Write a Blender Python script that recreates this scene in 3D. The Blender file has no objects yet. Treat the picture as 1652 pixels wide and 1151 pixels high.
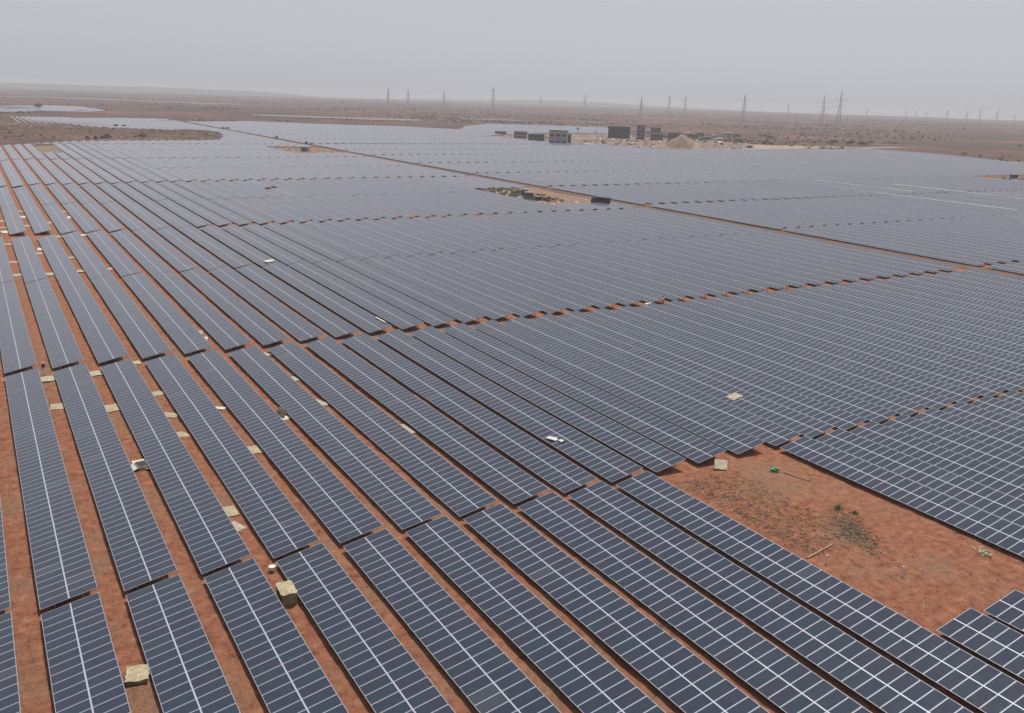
import bpy, bmesh, math, random
import numpy as np
from mathutils import Vector, Matrix

random.seed(7)
rng = np.random.default_rng(11)
SC = bpy.context.scene
COL = SC.collection

# ------------------------------------------------------------------ helpers
def link(o, parent=None):
    COL.objects.link(o)
    if parent is not None:
        o.parent = parent
    return o

def tag(o, label=None, cat=None, group=None, kind=None):
    if label: o['label'] = label
    if cat: o['category'] = cat
    if group: o['group'] = group
    if kind: o['kind'] = kind
    return o

def empty(name, loc=(0, 0, 0), rz=0.0):
    o = bpy.data.objects.new(name, None)
    o.empty_display_size = 0.3
    o.location = loc
    o.rotation_euler = (0, 0, rz)
    return link(o)

class MB:
    """collects faces, then becomes one mesh"""
    def __init__(s):
        s.v = []; s.f = []; s.m = []; s.uv = []
    def quad(s, a, b, c, d, mi=0, uv=None):
        n = len(s.v); s.v += [a, b, c, d]; s.f.append((n, n+1, n+2, n+3)); s.m.append(mi)
        s.uv += uv if uv else [(0, 0)]*4
    def poly(s, pts, mi=0):
        n = len(s.v); s.v += list(pts); s.f.append(tuple(range(n, n+len(pts)))); s.m.append(mi)
        s.uv += [(0, 0)]*len(pts)
    def box(s, x0, x1, y0, y1, z0, z1, mi=0, top=None, M=None):
        P = [(x0,y0,z0),(x1,y0,z0),(x1,y1,z0),(x0,y1,z0),(x0,y0,z1),(x1,y0,z1),(x1,y1,z1),(x0,y1,z1)]
        if M is not None: P = [tuple(M @ Vector(p)) for p in P]
        t = mi if top is None else top
        s.quad(P[4],P[5],P[6],P[7],t); s.quad(P[3],P[2],P[1],P[0],mi)
        s.quad(P[0],P[1],P[5],P[4],mi); s.quad(P[1],P[2],P[6],P[5],mi)
        s.quad(P[2],P[3],P[7],P[6],mi); s.quad(P[3],P[0],P[4],P[7],mi)
    def bar(s, a, b, r, mi=0, n=4, r2=None):
        a = Vector(a); b = Vector(b); d = (b-a)
        if d.length < 1e-6: return
        d.normalize()
        u = d.cross(Vector((0,0,1)) if abs(d.z) < .9 else Vector((1,0,0))).normalized(); w = d.cross(u)
        r2 = r if r2 is None else r2
        A = []; B = []
        for i in range(n):
            t = 2*math.pi*(i+.5)/n
            o = u*math.cos(t)+w*math.sin(t)
            A.append(tuple(a+o*r)); B.append(tuple(b+o*r2))
        for i in range(n):
            j = (i+1) % n
            s.quad(A[j], A[i], B[i], B[j], mi)
        s.poly(A, mi); s.poly(B[::-1], mi)
    def mesh(s, name, mats):
        me = bpy.data.meshes.new(name)
        me.from_pydata([tuple(p) for p in s.v], [], s.f)
        for m in mats: me.materials.append(m)
        if len(mats) > 1: me.polygons.foreach_set('material_index', s.m)
        if any(u != (0, 0) for u in s.uv):
            l = me.uv_layers.new(name='grid')
            l.data.foreach_set('uv', [c for u in s.uv for c in u])
        me.update()
        return me
    def build(s, name, mats, parent=None):
        if not isinstance(mats, (list, tuple)): mats = [mats]
        return link(bpy.data.objects.new(name, s.mesh(name, mats)), parent)

def merge_smooth(o, ang=None):
    bm = bmesh.new(); bm.from_mesh(o.data)
    bmesh.ops.remove_doubles(bm, verts=bm.verts, dist=1e-4)
    bmesh.ops.recalc_face_normals(bm, faces=bm.faces)
    for f in bm.faces: f.smooth = True
    bm.to_mesh(o.data); bm.free()

# ------------------------------------------------------------------ noise for the terrain shape (numpy)
def hash2(ix, iy, s):
    h = (ix*374761393 + iy*668265263 + s*974711) & 0x7fffffff
    h = (h ^ (h >> 13)) * 1274126177 & 0x7fffffff
    return ((h ^ (h >> 16)) & 0xffff)/65535.0
def vnoise(x, y, s=0):
    x = np.asarray(x, float); y = np.asarray(y, float)
    ix = np.floor(x).astype(np.int64); iy = np.floor(y).astype(np.int64)
    fx = x-ix; fy = y-iy
    fx = fx*fx*(3-2*fx); fy = fy*fy*(3-2*fy)
    a = hash2(ix, iy, s); b = hash2(ix+1, iy, s); c = hash2(ix, iy+1, s); d = hash2(ix+1, iy+1, s)
    return (a*(1-fx)+b*fx)*(1-fy)+(c*(1-fx)+d*fx)*fy-.5

# ------------------------------------------------------------------ materials
def newmat(name):
    m = bpy.data.materials.new(name); m.use_nodes = True
    nt = m.node_tree; nt.nodes.clear()
    out = nt.nodes.new('ShaderNodeOutputMaterial')
    b = nt.nodes.new('ShaderNodeBsdfPrincipled')
    nt.links.new(b.outputs[0], out.inputs[0])
    return m, nt, b
def N(nt, t, **kw):
    n = nt.nodes.new(t)
    for k, v in kw.items(): setattr(n, k, v)
    return n
def math_(nt, op, a, b=None, c=None):
    n = N(nt, 'ShaderNodeMath', operation=op)
    for i, v in enumerate((a, b, c)):
        if v is None: continue
        if isinstance(v, (int, float)): n.inputs[i].default_value = v
        else: nt.links.new(v, n.inputs[i])
    return n.outputs[0]
def mix(nt, fac, a, b, bt='MIX'):
    n = N(nt, 'ShaderNodeMix', data_type='RGBA', blend_type=bt)
    if isinstance(fac, (int, float)): n.inputs[0].default_value = fac
    else: nt.links.new(fac, n.inputs[0])
    for i, v in ((6, a), (7, b)):
        if isinstance(v, tuple): n.inputs[i].default_value = (*v, 1) if len(v) == 3 else v
        else: nt.links.new(v, n.inputs[i])
    return n.outputs[2]
def ramp(nt, val, stops):
    n = N(nt, 'ShaderNodeValToRGB')
    e = n.color_ramp.elements
    while len(e) < len(stops): e.new(.5)
    for i, (p, c) in enumerate(stops):
        e[i].position = p; e[i].color = (*c, 1) if len(c) == 3 else c
    nt.links.new(val, n.inputs[0])
    return n.outputs[0]
def noise(nt, scale, detail=4, rough=.55, vec=None, out=0):
    n = N(nt, 'ShaderNodeTexNoise'); n.inputs['Scale'].default_value = scale
    n.inputs['Detail'].default_value = detail; n.inputs['Roughness'].default_value = rough
    if vec is not None: nt.links.new(vec, n.inputs['Vector'])
    return n.outputs[out]
def bump(nt, b, h, dist, strength=1.0):
    n = N(nt, 'ShaderNodeBump'); n.inputs['Distance'].default_value = dist; n.inputs['Strength'].default_value = strength
    nt.links.new(h, n.inputs['Height']); nt.links.new(n.outputs[0], b.inputs['Normal'])
def geo_pos(nt):
    return N(nt, 'ShaderNodeNewGeometry').outputs['Position']

def simple(name, col, rough=.7, metal=0.0, var=.25, scale=3.0, bmp=0.0, col2=None):
    """worn, slightly uneven surface of one colour"""
    m, nt, b = newmat(name)
    n1 = noise(nt, scale, 5, .6, N(nt, 'ShaderNodeTexCoord').outputs['Object'])
    c2 = col2 if col2 else tuple(c*(1-var) for c in col)
    nt.links.new(ramp(nt, n1, [(.3, c2), (.62, col)]), b.inputs['Base Color'])
    b.inputs['Roughness'].default_value = rough; b.inputs['Metallic'].default_value = metal
    if bmp: bump(nt, b, n1, bmp)
    return m

DUST_SHEEN = .58
def glass_material():
    m, nt, b = newmat('cell_glass')
    tc = N(nt, 'ShaderNodeTexCoord').outputs['Object']
    sx = N(nt, 'ShaderNodeSeparateXYZ'); nt.links.new(tc, sx.inputs[0])
    oi = N(nt, 'ShaderNodeObjectInfo').outputs['Random']
    cy = math_(nt, 'FLOOR', sx.outputs[1])
    cb = N(nt, 'ShaderNodeCombineXYZ')
    nt.links.new(cy, cb.inputs[0]); nt.links.new(math_(nt, 'MULTIPLY', oi, 913.7), cb.inputs[1])
    wn = N(nt, 'ShaderNodeTexWhiteNoise', noise_dimensions='3D'); nt.links.new(cb.outputs[0], wn.inputs[0])
    base = ramp(nt, wn.outputs[0], [(0, (.008, .012, .032)), (.35, (.006, .013, .036)), (.7, (.005, .015, .035)), (1, (.004, .019, .037))])
    # the 6 x 12 cells and their fine bus bars
    fx = math_(nt, 'FRACT', math_(nt, 'DIVIDE', math_(nt, 'SUBTRACT', sx.outputs[0], .04), .1521))
    fy = math_(nt, 'FRACT', math_(nt, 'DIVIDE', math_(nt, 'SUBTRACT', math_(nt, 'FRACT', sx.outputs[1]), .04), .1525))
    ex = math_(nt, 'GREATER_THAN', math_(nt, 'ABSOLUTE', math_(nt, 'SUBTRACT', fx, .5)), .482)
    ey = math_(nt, 'GREATER_THAN', math_(nt, 'ABSOLUTE', math_(nt, 'SUBTRACT', fy, .5)), .482)
    bb = math_(nt, 'LESS_THAN', math_(nt, 'FRACT', math_(nt, 'MULTIPLY', fy, 4)), .06)
    ln = math_(nt, 'MAXIMUM', ex, ey)
    c = mix(nt, math_(nt, 'MULTIPLY', ln, .55), base, (.13, .15, .21))
    c = mix(nt, math_(nt, 'MULTIPLY', bb, .35), c, (.16, .18, .24))
    odd = math_(nt, 'GREATER_THAN', wn.outputs[0], .975)
    c = mix(nt, math_(nt, 'MULTIPLY', odd, .5), c, (.05, .055, .075))
    # settled dust, uneven over the field
    gp = geo_pos(nt)
    d1 = noise(nt, .045, 3, .6, gp); d2 = noise(nt, 1.4, 4, .65, gp)
    dust = math_(nt, 'MULTIPLY', math_(nt, 'MULTIPLY', d1, d2), .11)
    c = mix(nt, dust, c, (.30, .26, .24))
    nt.links.new(c, b.inputs['Base Color'])
    nt.links.new(math_(nt, 'ADD', .07, math_(nt, 'MULTIPLY', d2, .08)), b.inputs['Roughness'])
    b.inputs['IOR'].default_value = 1.5
    b.inputs['Sheen Weight'].default_value = DUST_SHEEN
    b.inputs['Sheen Roughness'].default_value = .30
    b.inputs['Sheen Tint'].default_value = (.97, .88, .96, 1)
    return m

def grid_glass_material():
    """whole far tables: module frames drawn from the table's own module grid (uv = module number, row)"""
    m, nt, b = newmat('module_grid')
    uv = N(nt, 'ShaderNodeUVMap', uv_map='grid').outputs[0]
    sx = N(nt, 'ShaderNodeSeparateXYZ'); nt.links.new(uv, sx.inputs[0])
    u = math_(nt, 'FRACT', sx.outputs[0]); v = math_(nt, 'FRACT', sx.outputs[1])
    fu = math_(nt, 'GREATER_THAN', math_(nt, 'ABSOLUTE', math_(nt, 'SUBTRACT', u, .5)), .452)
    fv = math_(nt, 'GREATER_THAN', math_(nt, 'ABSOLUTE', math_(nt, 'SUBTRACT', v, .5)), .474)
    fr = math_(nt, 'MAXIMUM', fu, fv)
    gp = geo_pos(nt)
    fl = N(nt, 'ShaderNodeVectorMath', operation='FLOOR'); nt.links.new(gp, fl.inputs[0])
    wn = N(nt, 'ShaderNodeTexWhiteNoise', noise_dimensions='3D'); nt.links.new(fl.outputs[0], wn.inputs[0])
    base = ramp(nt, wn.outputs[0], [(0, (.008, .012, .033)), (1, (.005, .017, .037))])
    d1 = noise(nt, .03, 3, .6, gp)
    c = mix(nt, math_(nt, 'MULTIPLY', d1, .05), base, (.30, .26, .24))
    c = mix(nt, fr, c, (.34, .36, .42))
    nt.links.new(c, b.inputs['Base Color'])
    nt.links.new(math_(nt, 'ADD', .10, math_(nt, 'MULTIPLY', fr, .3)), b.inputs['Roughness'])
    b.inputs['Sheen Weight'].default_value = DUST_SHEEN
    b.inputs['Sheen Roughness'].default_value = .30
    b.inputs['Sheen Tint'].default_value = (.97, .88, .96, 1)
    return m

def soil_material():
    m, nt, b = newmat('red_soil')
    gp = geo_pos(nt)
    n1 = noise(nt, .11, 5, .6, gp); n2 = noise(nt, 1.1, 6, .65, gp); n3 = noise(nt, 6.5, 6, .7, gp); n0 = noise(nt, .012, 5, .6, gp)
    red = ramp(nt, n2, [(.30, (.135, .052, .031)), (.44, (.245, .098, .057)), (.58, (.310, .132, .078)), (.75, (.42, .215, .140))])
    # gravelly tan patches and dark clods
    tan = ramp(nt, n3, [(.32, (.12, .072, .044)), (.52, (.235, .145, .092)), (.72, (.40, .29, .195))])
    patch = ramp(nt, math_(nt, 'ADD', math_(nt, 'MULTIPLY', n1, .7), math_(nt, 'MULTIPLY', n3, .3)), [(.50, (0, 0, 0)), (.60, (.7, .7, .7))])
    red = mix(nt, patch, red, tan)
    n4 = noise(nt, 2.3, 7, .78, gp)
    clod = ramp(nt, n4, [(.36, (1, 1, 1)), (.44, (0, 0, 0))])
    pale = ramp(nt, n4, [(.58, (0, 0, 0)), (.68, (1, 1, 1))])
    red = mix(nt, math_(nt, 'MULTIPLY', pale, .45), red, (.43, .27, .19))
    red = mix(nt, math_(nt, 'MULTIPLY', clod, .55), red, (.11, .045, .03))
    vo = N(nt, 'ShaderNodeTexVoronoi'); vo.inputs['Scale'].default_value = 1.9; nt.links.new(gp, vo.inputs['Vector'])
    peb = math_(nt, 'LESS_THAN', vo.outputs['Distance'], .075)
    red = mix(nt, math_(nt, 'MULTIPLY', peb, .5), red, (.42, .32, .24))
    # dry scrubland beyond the park
    f1 = noise(nt, .004, 8, .62, gp); f2 = noise(nt, .03, 6, .7, gp)
    scrub = ramp(nt, f2, [(.34, (.026, .021, .017)), (.46, (.070, .044, .034)), (.56, (.115, .068, .052)), (.68, (.23, .15, .115))])
    band = ramp(nt, f1, [(.38, (.040, .032, .026)), (.48, (.085, .052, .040)), (.55, (.110, .063, .049)), (.64, (.21, .12, .090))])
    scrub = mix(nt, .5, scrub, band)
    sp = N(nt, 'ShaderNodeSeparateXYZ'); nt.links.new(gp, sp.inputs[0])
    wob = math_(nt, 'MULTIPLY', math_(nt, 'SUBTRACT', n0, .5), 90)
    # distance outward from the park's far and right edges, in metres
    ey = math_(nt, 'SUBTRACT', sp.outputs[1], 600); ex = math_(nt, 'SUBTRACT', sp.outputs[0], 690)
    e = math_(nt, 'ADD', math_(nt, 'MAXIMUM', ey, ex), wob)
    # the scrubby tongue left uncleared between the two left-hand arrays
    bx = math_(nt, 'SUBTRACT', 150, sp.outputs[0]); by = math_(nt, 'SUBTRACT', 170, math_(nt, 'ABSOLUTE', math_(nt, 'SUBTRACT', sp.outputs[1], 815)))
    tg = math_(nt, 'ADD', math_(nt, 'MULTIPLY', math_(nt, 'MINIMUM', bx, by), 2.2), math_(nt, 'MULTIPLY', wob, .4))
    e = math_(nt, 'MAXIMUM', e, tg)
    k = ramp(nt, math_(nt, 'DIVIDE', e, 60), [(.0, (0, 0, 0)), (.9, (1, 1, 1))])
    c = mix(nt, k, red, scrub)
    nt.links.new(c, b.inputs['Base Color'])
    b.inputs['Roughness'].default_value = .95
    b.inputs['Specular IOR Level'].default_value = .15
    h = math_(nt, 'ADD', math_(nt, 'ADD', n2, math_(nt, 'MULTIPLY', n3, .6)), n4)
    bump(nt, b, h, .20, 1.0)
    return m

M = {}
M['glass'] = glass_material()
M['grid'] = grid_glass_material()
M['soil'] = soil_material()
M['alu'] = simple('anodised_aluminium', (.31, .345, .41), .5, .1, .12, 2)
M['alu_bright'] = simple('bright_aluminium', (.40, .43, .50), .45, .1, .08, 2)
M['steel'] = simple('galvanised_steel', (.40, .41, .42), .5, .6, .2, 2)
M['back'] = simple('backsheet', (.30, .30, .31), .7)  # greyer than real white backsheet, to deepen the shade below the tables
M['card'] = simple('packing_board', (.40, .34, .22), .85, 0, .5, 3.2, .01)
M['card_pale'] = simple('pale_board', (.40, .35, .27), .85, 0, .35, 1.6, .01)
M['card_white'] = simple('white_sheet', (.58, .56, .50), .8, 0, .3, 1.6, .01)
M['crate_side'] = simple('crate_side', (.27, .22, .11), .9, 0, .35, 2.5, .01)
M['wood'] = simple('weathered_wood', (.42, .25, .17), .85, 0, .3, 4)
M['white'] = simple('white_paint', (.60, .59, .56), .6, 0, .12, 2)
M['offwhite'] = simple('concrete_white', (.34, .33, .32), .8, 0, .2, .4)
M['grey'] = simple('cement_grey', (.27, .275, .265), .9, 0, .3, .3)
M['mauve'] = simple('bare_concrete', (.23, .185, .185), .9, 0, .25, .4)
M['dark'] = simple('dark_metal', (.022, .023, .026), .5, .2, .3, 2)
M['darkroof'] = simple('dark_roofing', (.08, .078, .082), .8, 0, .25, .5)
M['green_net'] = simple('green_plastic', (.05, .30, .13), .6, 0, .4, 6, .02)
M['greenwall'] = simple('grey_green_sheet', (.13, .155, .14), .8, 0, .3, .5)
M['yellow'] = simple('machine_yellow', (.62, .36, .06), .5, .1, .3, 1)
M['window'] = simple('window_opening', (.03, .032, .035), .3)
M['rubber'] = simple('rubber', (.02, .02, .02), .9)
M['pylon'] = simple('weathered_zinc', (.40, .42, .45), .7, .2, .2, .2)
M['sand'] = simple('heaped_sand', (.31, .225, .155), .95, 0, .3, .25, .3, (.22, .135, .095))
M['straw'] = simple('dry_grass', (.28, .21, .11), .95, 0, .4, 5)
M['leaf'] = simple('green_leaves', (.07, .11, .03), .8, 0, .5, 5)
M['scrubleaf'] = simple('dusty_scrub', (.075, .062, .042), .9, 0, .5, .3)
M['bark'] = simple('bark', (.12, .09, .07), .9, 0, .3, 4)
M['rock'] = simple('pale_rock', (.33, .27, .23), .95, 0, .4, 1.5, .1)
M['orange'] = simple('track_soil', (.235, .140, .095), .95, 0, .35, .35, .05, (.140, .078, .055))
M['road'] = simple('road_soil_with_shade', (.125, .070, .050), .95, 0, .35, .35, .05, (.075, .042, .031))  # soil colour darkened to stand in for the shade of the tables
M['yard'] = simple('yard_soil', (.20, .135, .10), .95, 0, .35, .05, .05, (.11, .072, .056))
M['hill'] = simple('hill_scrub', (.085, .085, .085), .95, 0, .4, .004, 0, (.045, .050, .052))
M['drygreen'] = simple('dry_brush', (.15, .15, .10), .95, 0, .4, .6)
M['tan'] = simple('tan_track', (.30, .225, .16), .95, 0, .25, .06, .05)
M['olive'] = simple('olive_earth', (.17, .135, .085), .95, 0, .25, .1, .1)
M['rubble'] = simple('grey_rubble', (.20, .19, .15), .95, 0, .55, .4, .2, (.20, .13, .08))
M['skin'] = simple('skin', (.16, .08, .05), .6)
M['navy'] = simple('navy_cloth', (.03, .045, .10), .85)
M['cloth_white'] = simple('white_cloth', (.75, .74, .76), .85, 0, .1, 5)
M['hair'] = simple('black_hair', (.01, .01, .01), .7)

# ------------------------------------------------------------------ camera
CAM_H = 36.284
YAW, PITCH, ROLL, FPX = 0.5361456, 0.2776822, 0.0315145, 1463.348
F = Vector((math.sin(YAW)*math.cos(PITCH), math.cos(YAW)*math.cos(PITCH), -math.sin(PITCH)))
R0 = Vector((math.cos(YAW), -math.sin(YAW), 0)); U0 = R0.cross(F)
R = R0*math.cos(ROLL)+U0*math.sin(ROLL); U = -R0*math.sin(ROLL)+U0*math.cos(ROLL)
cam = bpy.data.cameras.new('camera'); co = bpy.data.objects.new('camera', cam); COL.objects.link(co)
co.matrix_world = Matrix(((R.x, U.x, -F.x, 0), (R.y, U.y, -F.y, 0), (R.z, U.z, -F.z, CAM_H), (0, 0, 0, 1)))
cam.sensor_width = 36; cam.lens = FPX*36/1652
cam.clip_start = .5; cam.clip_end = 40000
SC.camera = co
def project(x, y, z):
    """where a point lands in the frame; only used to rank tables by how large they show"""
    d = Vector((x, y, z-CAM_H)); w = d.dot(F)
    if w < 1: return None
    return 826+FPX*d.dot(R)/w, 575.5-FPX*d.dot(U)/w

# ------------------------------------------------------------------ light
SUN_EL, SUN_AZ = 66, 54          # azimuth measured from +y towards +x
sdir = Vector((math.sin(math.radians(SUN_AZ))*math.cos(math.radians(SUN_EL)), math.cos(math.radians(SUN_AZ))*math.cos(math.radians(SUN_EL)), math.sin(math.radians(SUN_EL))))
sl = bpy.data.lights.new('sun', 'SUN'); sl.energy = 4.3; sl.angle = math.radians(1.5); sl.color = (1, .93, .84)
so = bpy.data.objects.new('sun', sl); COL.objects.link(so)
so.rotation_euler = sdir.to_track_quat('Z', 'Y').to_euler()
w = bpy.data.worlds.new('World'); SC.world = w; w.use_nodes = True
nt = w.node_tree; nt.nodes.clear()
wo = N(nt, 'ShaderNodeOutputWorld'); bg = N(nt, 'ShaderNodeBackground'); sky = N(nt, 'ShaderNodeTexSky')
sky.sky_type = 'NISHITA'; sky.sun_disc = False
sky.sun_elevation = math.radians(SUN_EL); sky.sun_rotation = math.radians(SUN_AZ)
sky.altitude = 300; sky.air_density = 1.0; sky.dust_density = 2.0; sky.ozone_density = 1.5
hs = N(nt, 'ShaderNodeHueSaturation'); hs.inputs['Saturation'].default_value = .22
nt.links.new(sky.outputs[0], hs.inputs['Color'])
tint = mix(nt, .75, hs.outputs[0], (5.20, 5.38, 5.85))   # a nearly even dry-season haze veil over the clear sky
nt.links.new(tint, bg.inputs[0]); bg.inputs[1].default_value = .10
nt.links.new(bg.outputs[0], wo.inputs[0])
SC.view_settings.view_transform = 'Standard'; SC.view_settings.look = 'None'
SC.view_settings.exposure = 0.0; SC.view_settings.gamma = 1.0
SC.render.film_transparent = False
SC.cycles.use_denoising = True
SC.cycles.max_bounces = 6; SC.cycles.volume_bounces = 1
SC.cycles.diffuse_bounces = 3; SC.cycles.glossy_bounces = 3

# ------------------------------------------------------------------ ground
def axis(lo, d0, d1, step, hi, gr=1.09):
    a = list(np.arange(d0, d1, step)); s = step; x = a[-1]
    while x < hi:
        s *= gr; x += s; a.append(x)
    s = step; x = d0; b = []
    while x > lo:
        s *= gr; x -= s; b.append(x)
    return np.array(b[::-1]+a)
gx = axis(-3000, -6, 112, .5, 14000); gy = axis(-300, 22, 140, .5, 14000)
X, Y = np.meshgrid(gx, gy, indexing='ij')
Rr = np.hypot(X, Y)
def park_out(x, y):
    return np.clip(np.maximum((y-700)/300, (x-760)/200), 0, 1)
def ground_h(x, y):
    r = np.hypot(x, y)
    z = vnoise(x/1.3, y/1.3, 1)*.10+vnoise(x/.55, y/.55, 2)*.06+vnoise(x/6, y/6, 3)*.14
    z = z*np.clip(1.3-r/500, .3, 1)
    o = park_out(x, y)
    z = z+o*(vnoise(x/90, y/90, 4)*2.2+vnoise(x/35, y/35, 5)*.9+vnoise(x/300, y/300, 6)*3.5)
    # the rough ridge of spoil between the two arrays on the left
    berm = np.clip(1-np.abs(x-95)/95, 0, 1)**.5*np.clip(1-np.abs(y-790)/95, 0, 1)
    z = z+berm*(1.6+vnoise(x/9, y/9, 8)*3.2+vnoise(x/25, y/25, 9)*3)
    z = z-np.clip(r-6100, 0, None)*.03
    # the arrays stand on levelled ground
    return z
Z = ground_h(X, Y)
nx, ny = len(gx), len(gy)
idx = np.arange(nx*ny).reshape(nx, ny)
fc = np.stack([idx[:-1, :-1], idx[1:, :-1], idx[1:, 1:], idx[:-1, 1:]], -1).reshape(-1, 4)
me = bpy.data.meshes.new('ground')
me.vertices.add(nx*ny); me.vertices.foreach_set('co', np.stack([X, Y, Z], -1).reshape(-1))
me.loops.add(fc.size); me.loops.foreach_set('vertex_index', fc.reshape(-1))
me.polygons.add(len(fc)); me.polygons.foreach_set('loop_start', np.arange(len(fc))*4)
me.polygons.foreach_set('use_smooth', np.ones(len(fc), bool))
me.update(); me.validate(); me.materials.append(M['soil'])
g = link(bpy.data.objects.new('ground', me)); g['kind'] = 'structure'

def sheet(name, pts, z, mat, res=12.0):
    """an irregular patch of ground laid just above the ground sheet, following it"""
    bm = bmesh.new()
    vs = [bm.verts.new((x, y, 0)) for x, y in pts]
    bm.faces.new(vs)
    bmesh.ops.triangulate(bm, faces=bm.faces)
    for _ in range(6):
        es = [e for e in bm.edges if e.calc_length() > res]
        if not es: break
        bmesh.ops.subdivide_edges(bm, edges=es, cuts=1)
    for v in bm.verts:
        v.co.z = float(ground_h(v.co.x, v.co.y))+z
    bmesh.ops.recalc_face_normals(bm, faces=bm.faces)
    me = bpy.data.meshes.new(name); bm.to_mesh(me); bm.free()
    me.materials.append(mat)
    o = link(bpy.data.objects.new(name, me)); o['kind'] = 'structure'
    return o
def ragged(pts, amp, n=5):
    out = []
    for i, a in enumerate(pts):
        b = pts[(i+1) % len(pts)]
        for k in range(n):
            t = k/n
            out.append((a[0]+(b[0]-a[0])*t+random.uniform(-amp, amp), a[1]+(b[1]-a[1])*t+random.uniform(-amp, amp)))
    return out
sheet('dirt_road', [(203.0, y) for y in range(60, 1100, 20)]+[(209.5, y) for y in range(1080, 40, -20)], .07, M['road'])
sheet('dirt_track', ragged([(560, 577), (622, 637), (735, 592), (800, 600), (815, 615), (740, 612), (625, 665), (545, 610)], 3), .25, M['tan'])
sheet('clearing', ragged([(171, 326), (172, 270), (203, 262), (203, 330)], 1.2), .10, M['orange'], 6)
sheet('rubble_ground', ragged([(173, 322), (174, 284), (181, 283), (187, 330)], 1.5), .16, M['rubble'], 4)
sheet('building_yard', ragged([(384, 757), (430, 767), (426, 703), (455, 640), (476, 572), (560, 576), (640, 640), (660, 700), (640, 860), (527, 856), (442, 790)], 4), .35, M['yard'])
sheet('olive_pad', [(34, 622), (46, 628), (44, 550), (33, 549)], .12, M['olive'])
sheet('far_clearing', ragged([(168, 612), (170, 542), (203, 541), (203, 600), (185, 606)], 1.5), .12, M['orange'], 6)

# hills along the horizon: one ring of terrain with its own skyline
PROF = [(-20, 36), (0, 34), (1.7, 31.0), (5, 30), (9.5, 32.5), (12, 29), (14.6, 26), (16.3, 17), (17.4, 8), (18.9, -6), (21.8, -7), (26, 6), (30, 17), (32.6, 27), (36.7, 20), (39.7, 5), (44, -7), (48.8, -12), (54, -9), (58.7, -14), (75, -8), (100, 10)]
def prof(a): return np.interp(a, [p[0] for p in PROF], [p[1] for p in PROF])
az = np.arange(-25, 100, .25); rs = np.array([5400, 5900, 6300, 6700, 7100, 7500, 8000, 8300, 9000, 10500])
A, D = np.meshgrid(np.radians(az), rs, indexing='ij')
t = np.clip((D-6000)/2000, 0, 1); t = t*t*(3-2*t)
HX = np.sin(A)*D; HY = np.cos(A)*D
base = -3-np.clip(D-6100, 0, None)*.004
pz = prof(np.degrees(A))+vnoise(np.degrees(A)*1.6, D*0, 3)*2.0
HZ = base*(1-t)+pz*t+vnoise(HX/400, HY/400, 21)*5*t*(1-t)*2-np.clip(D-8200, 0, None)*.05
me = bpy.data.meshes.new('hills'); a_, b_ = A.shape
idx = np.arange(a_*b_).reshape(a_, b_)
fc = np.stack([idx[:-1, 1:], idx[1:, 1:], idx[1:, :-1], idx[:-1, :-1]], -1).reshape(-1, 4)
me.from_pydata(np.stack([HX, HY, HZ], -1).reshape(-1, 3).tolist(), [], fc.tolist())
for p in me.polygons: p.use_smooth = True
me.materials.append(M['hill'])
h = link(bpy.data.objects.new('hills', me)); h['kind'] = 'structure'

# ------------------------------------------------------------------ the solar tables
W_, ZL, RISE = 3.801, .45, .757
TILT = math.atan2(RISE, W_)
SLOPE = math.hypot(W_, RISE)
ML, GAP = 1.922, SLOPE-2*1.922
PL, X0 = 5.548, .66
PR, XR = 5.83, 208.9

# regions of ground that carry tables (x, y outlines, metres)
REG = [
    [(-20, -50), (204.2, -50), (204.2, 1070), (224, 1063), (208, 1112), (186, 1164), (157, 1150), (100, 1123), (96, 1263), (42, 1243), (39, 963), (76, 947), (104, 876),
     (131, 858), (162, 829), (181, 845), (186, 816), (171, 735), (158, 690), (148, 683), (127, 674), (91, 671), (56, 661), (44, 647), (21, 620), (-20, 612)],
    [(208.5, 40), (420, 40), (600, 250), (655, 330), (679, 404), (705, 473), (718, 527), (714, 572), (474, 570), (454, 640), (426, 703), (430, 767), (384, 752), (425, 772),
     (442, 793), (527, 858), (638, 862), (770, 1042), (720, 1081), (626, 1134), (538, 1037), (471, 920), (435, 988), (356, 1030), (285, 1099), (232, 1065), (208.5, 1060)],
]
FAR = [
    [(362, 1378), (436, 1334), (575, 1255), (560, 1215), (430, 1290), (365, 1335)],
    [(49, 1657), (107, 1759), (170, 1732), (173, 1438), (119, 1371), (83, 1374), (42, 1318), (-30, 1330), (-30, 1640)],
    [(-60, 2690), (83, 2704), (219, 2742), (364, 2633), (593, 2398), (590, 2320), (364, 2530), (219, 2640), (-60, 2590)],
    [(722, 1416), (800, 1360), (800, 1330), (715, 1385)],
    [(905, 1325), (950, 1340), (955, 1318), (905, 1300)],
]
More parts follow.
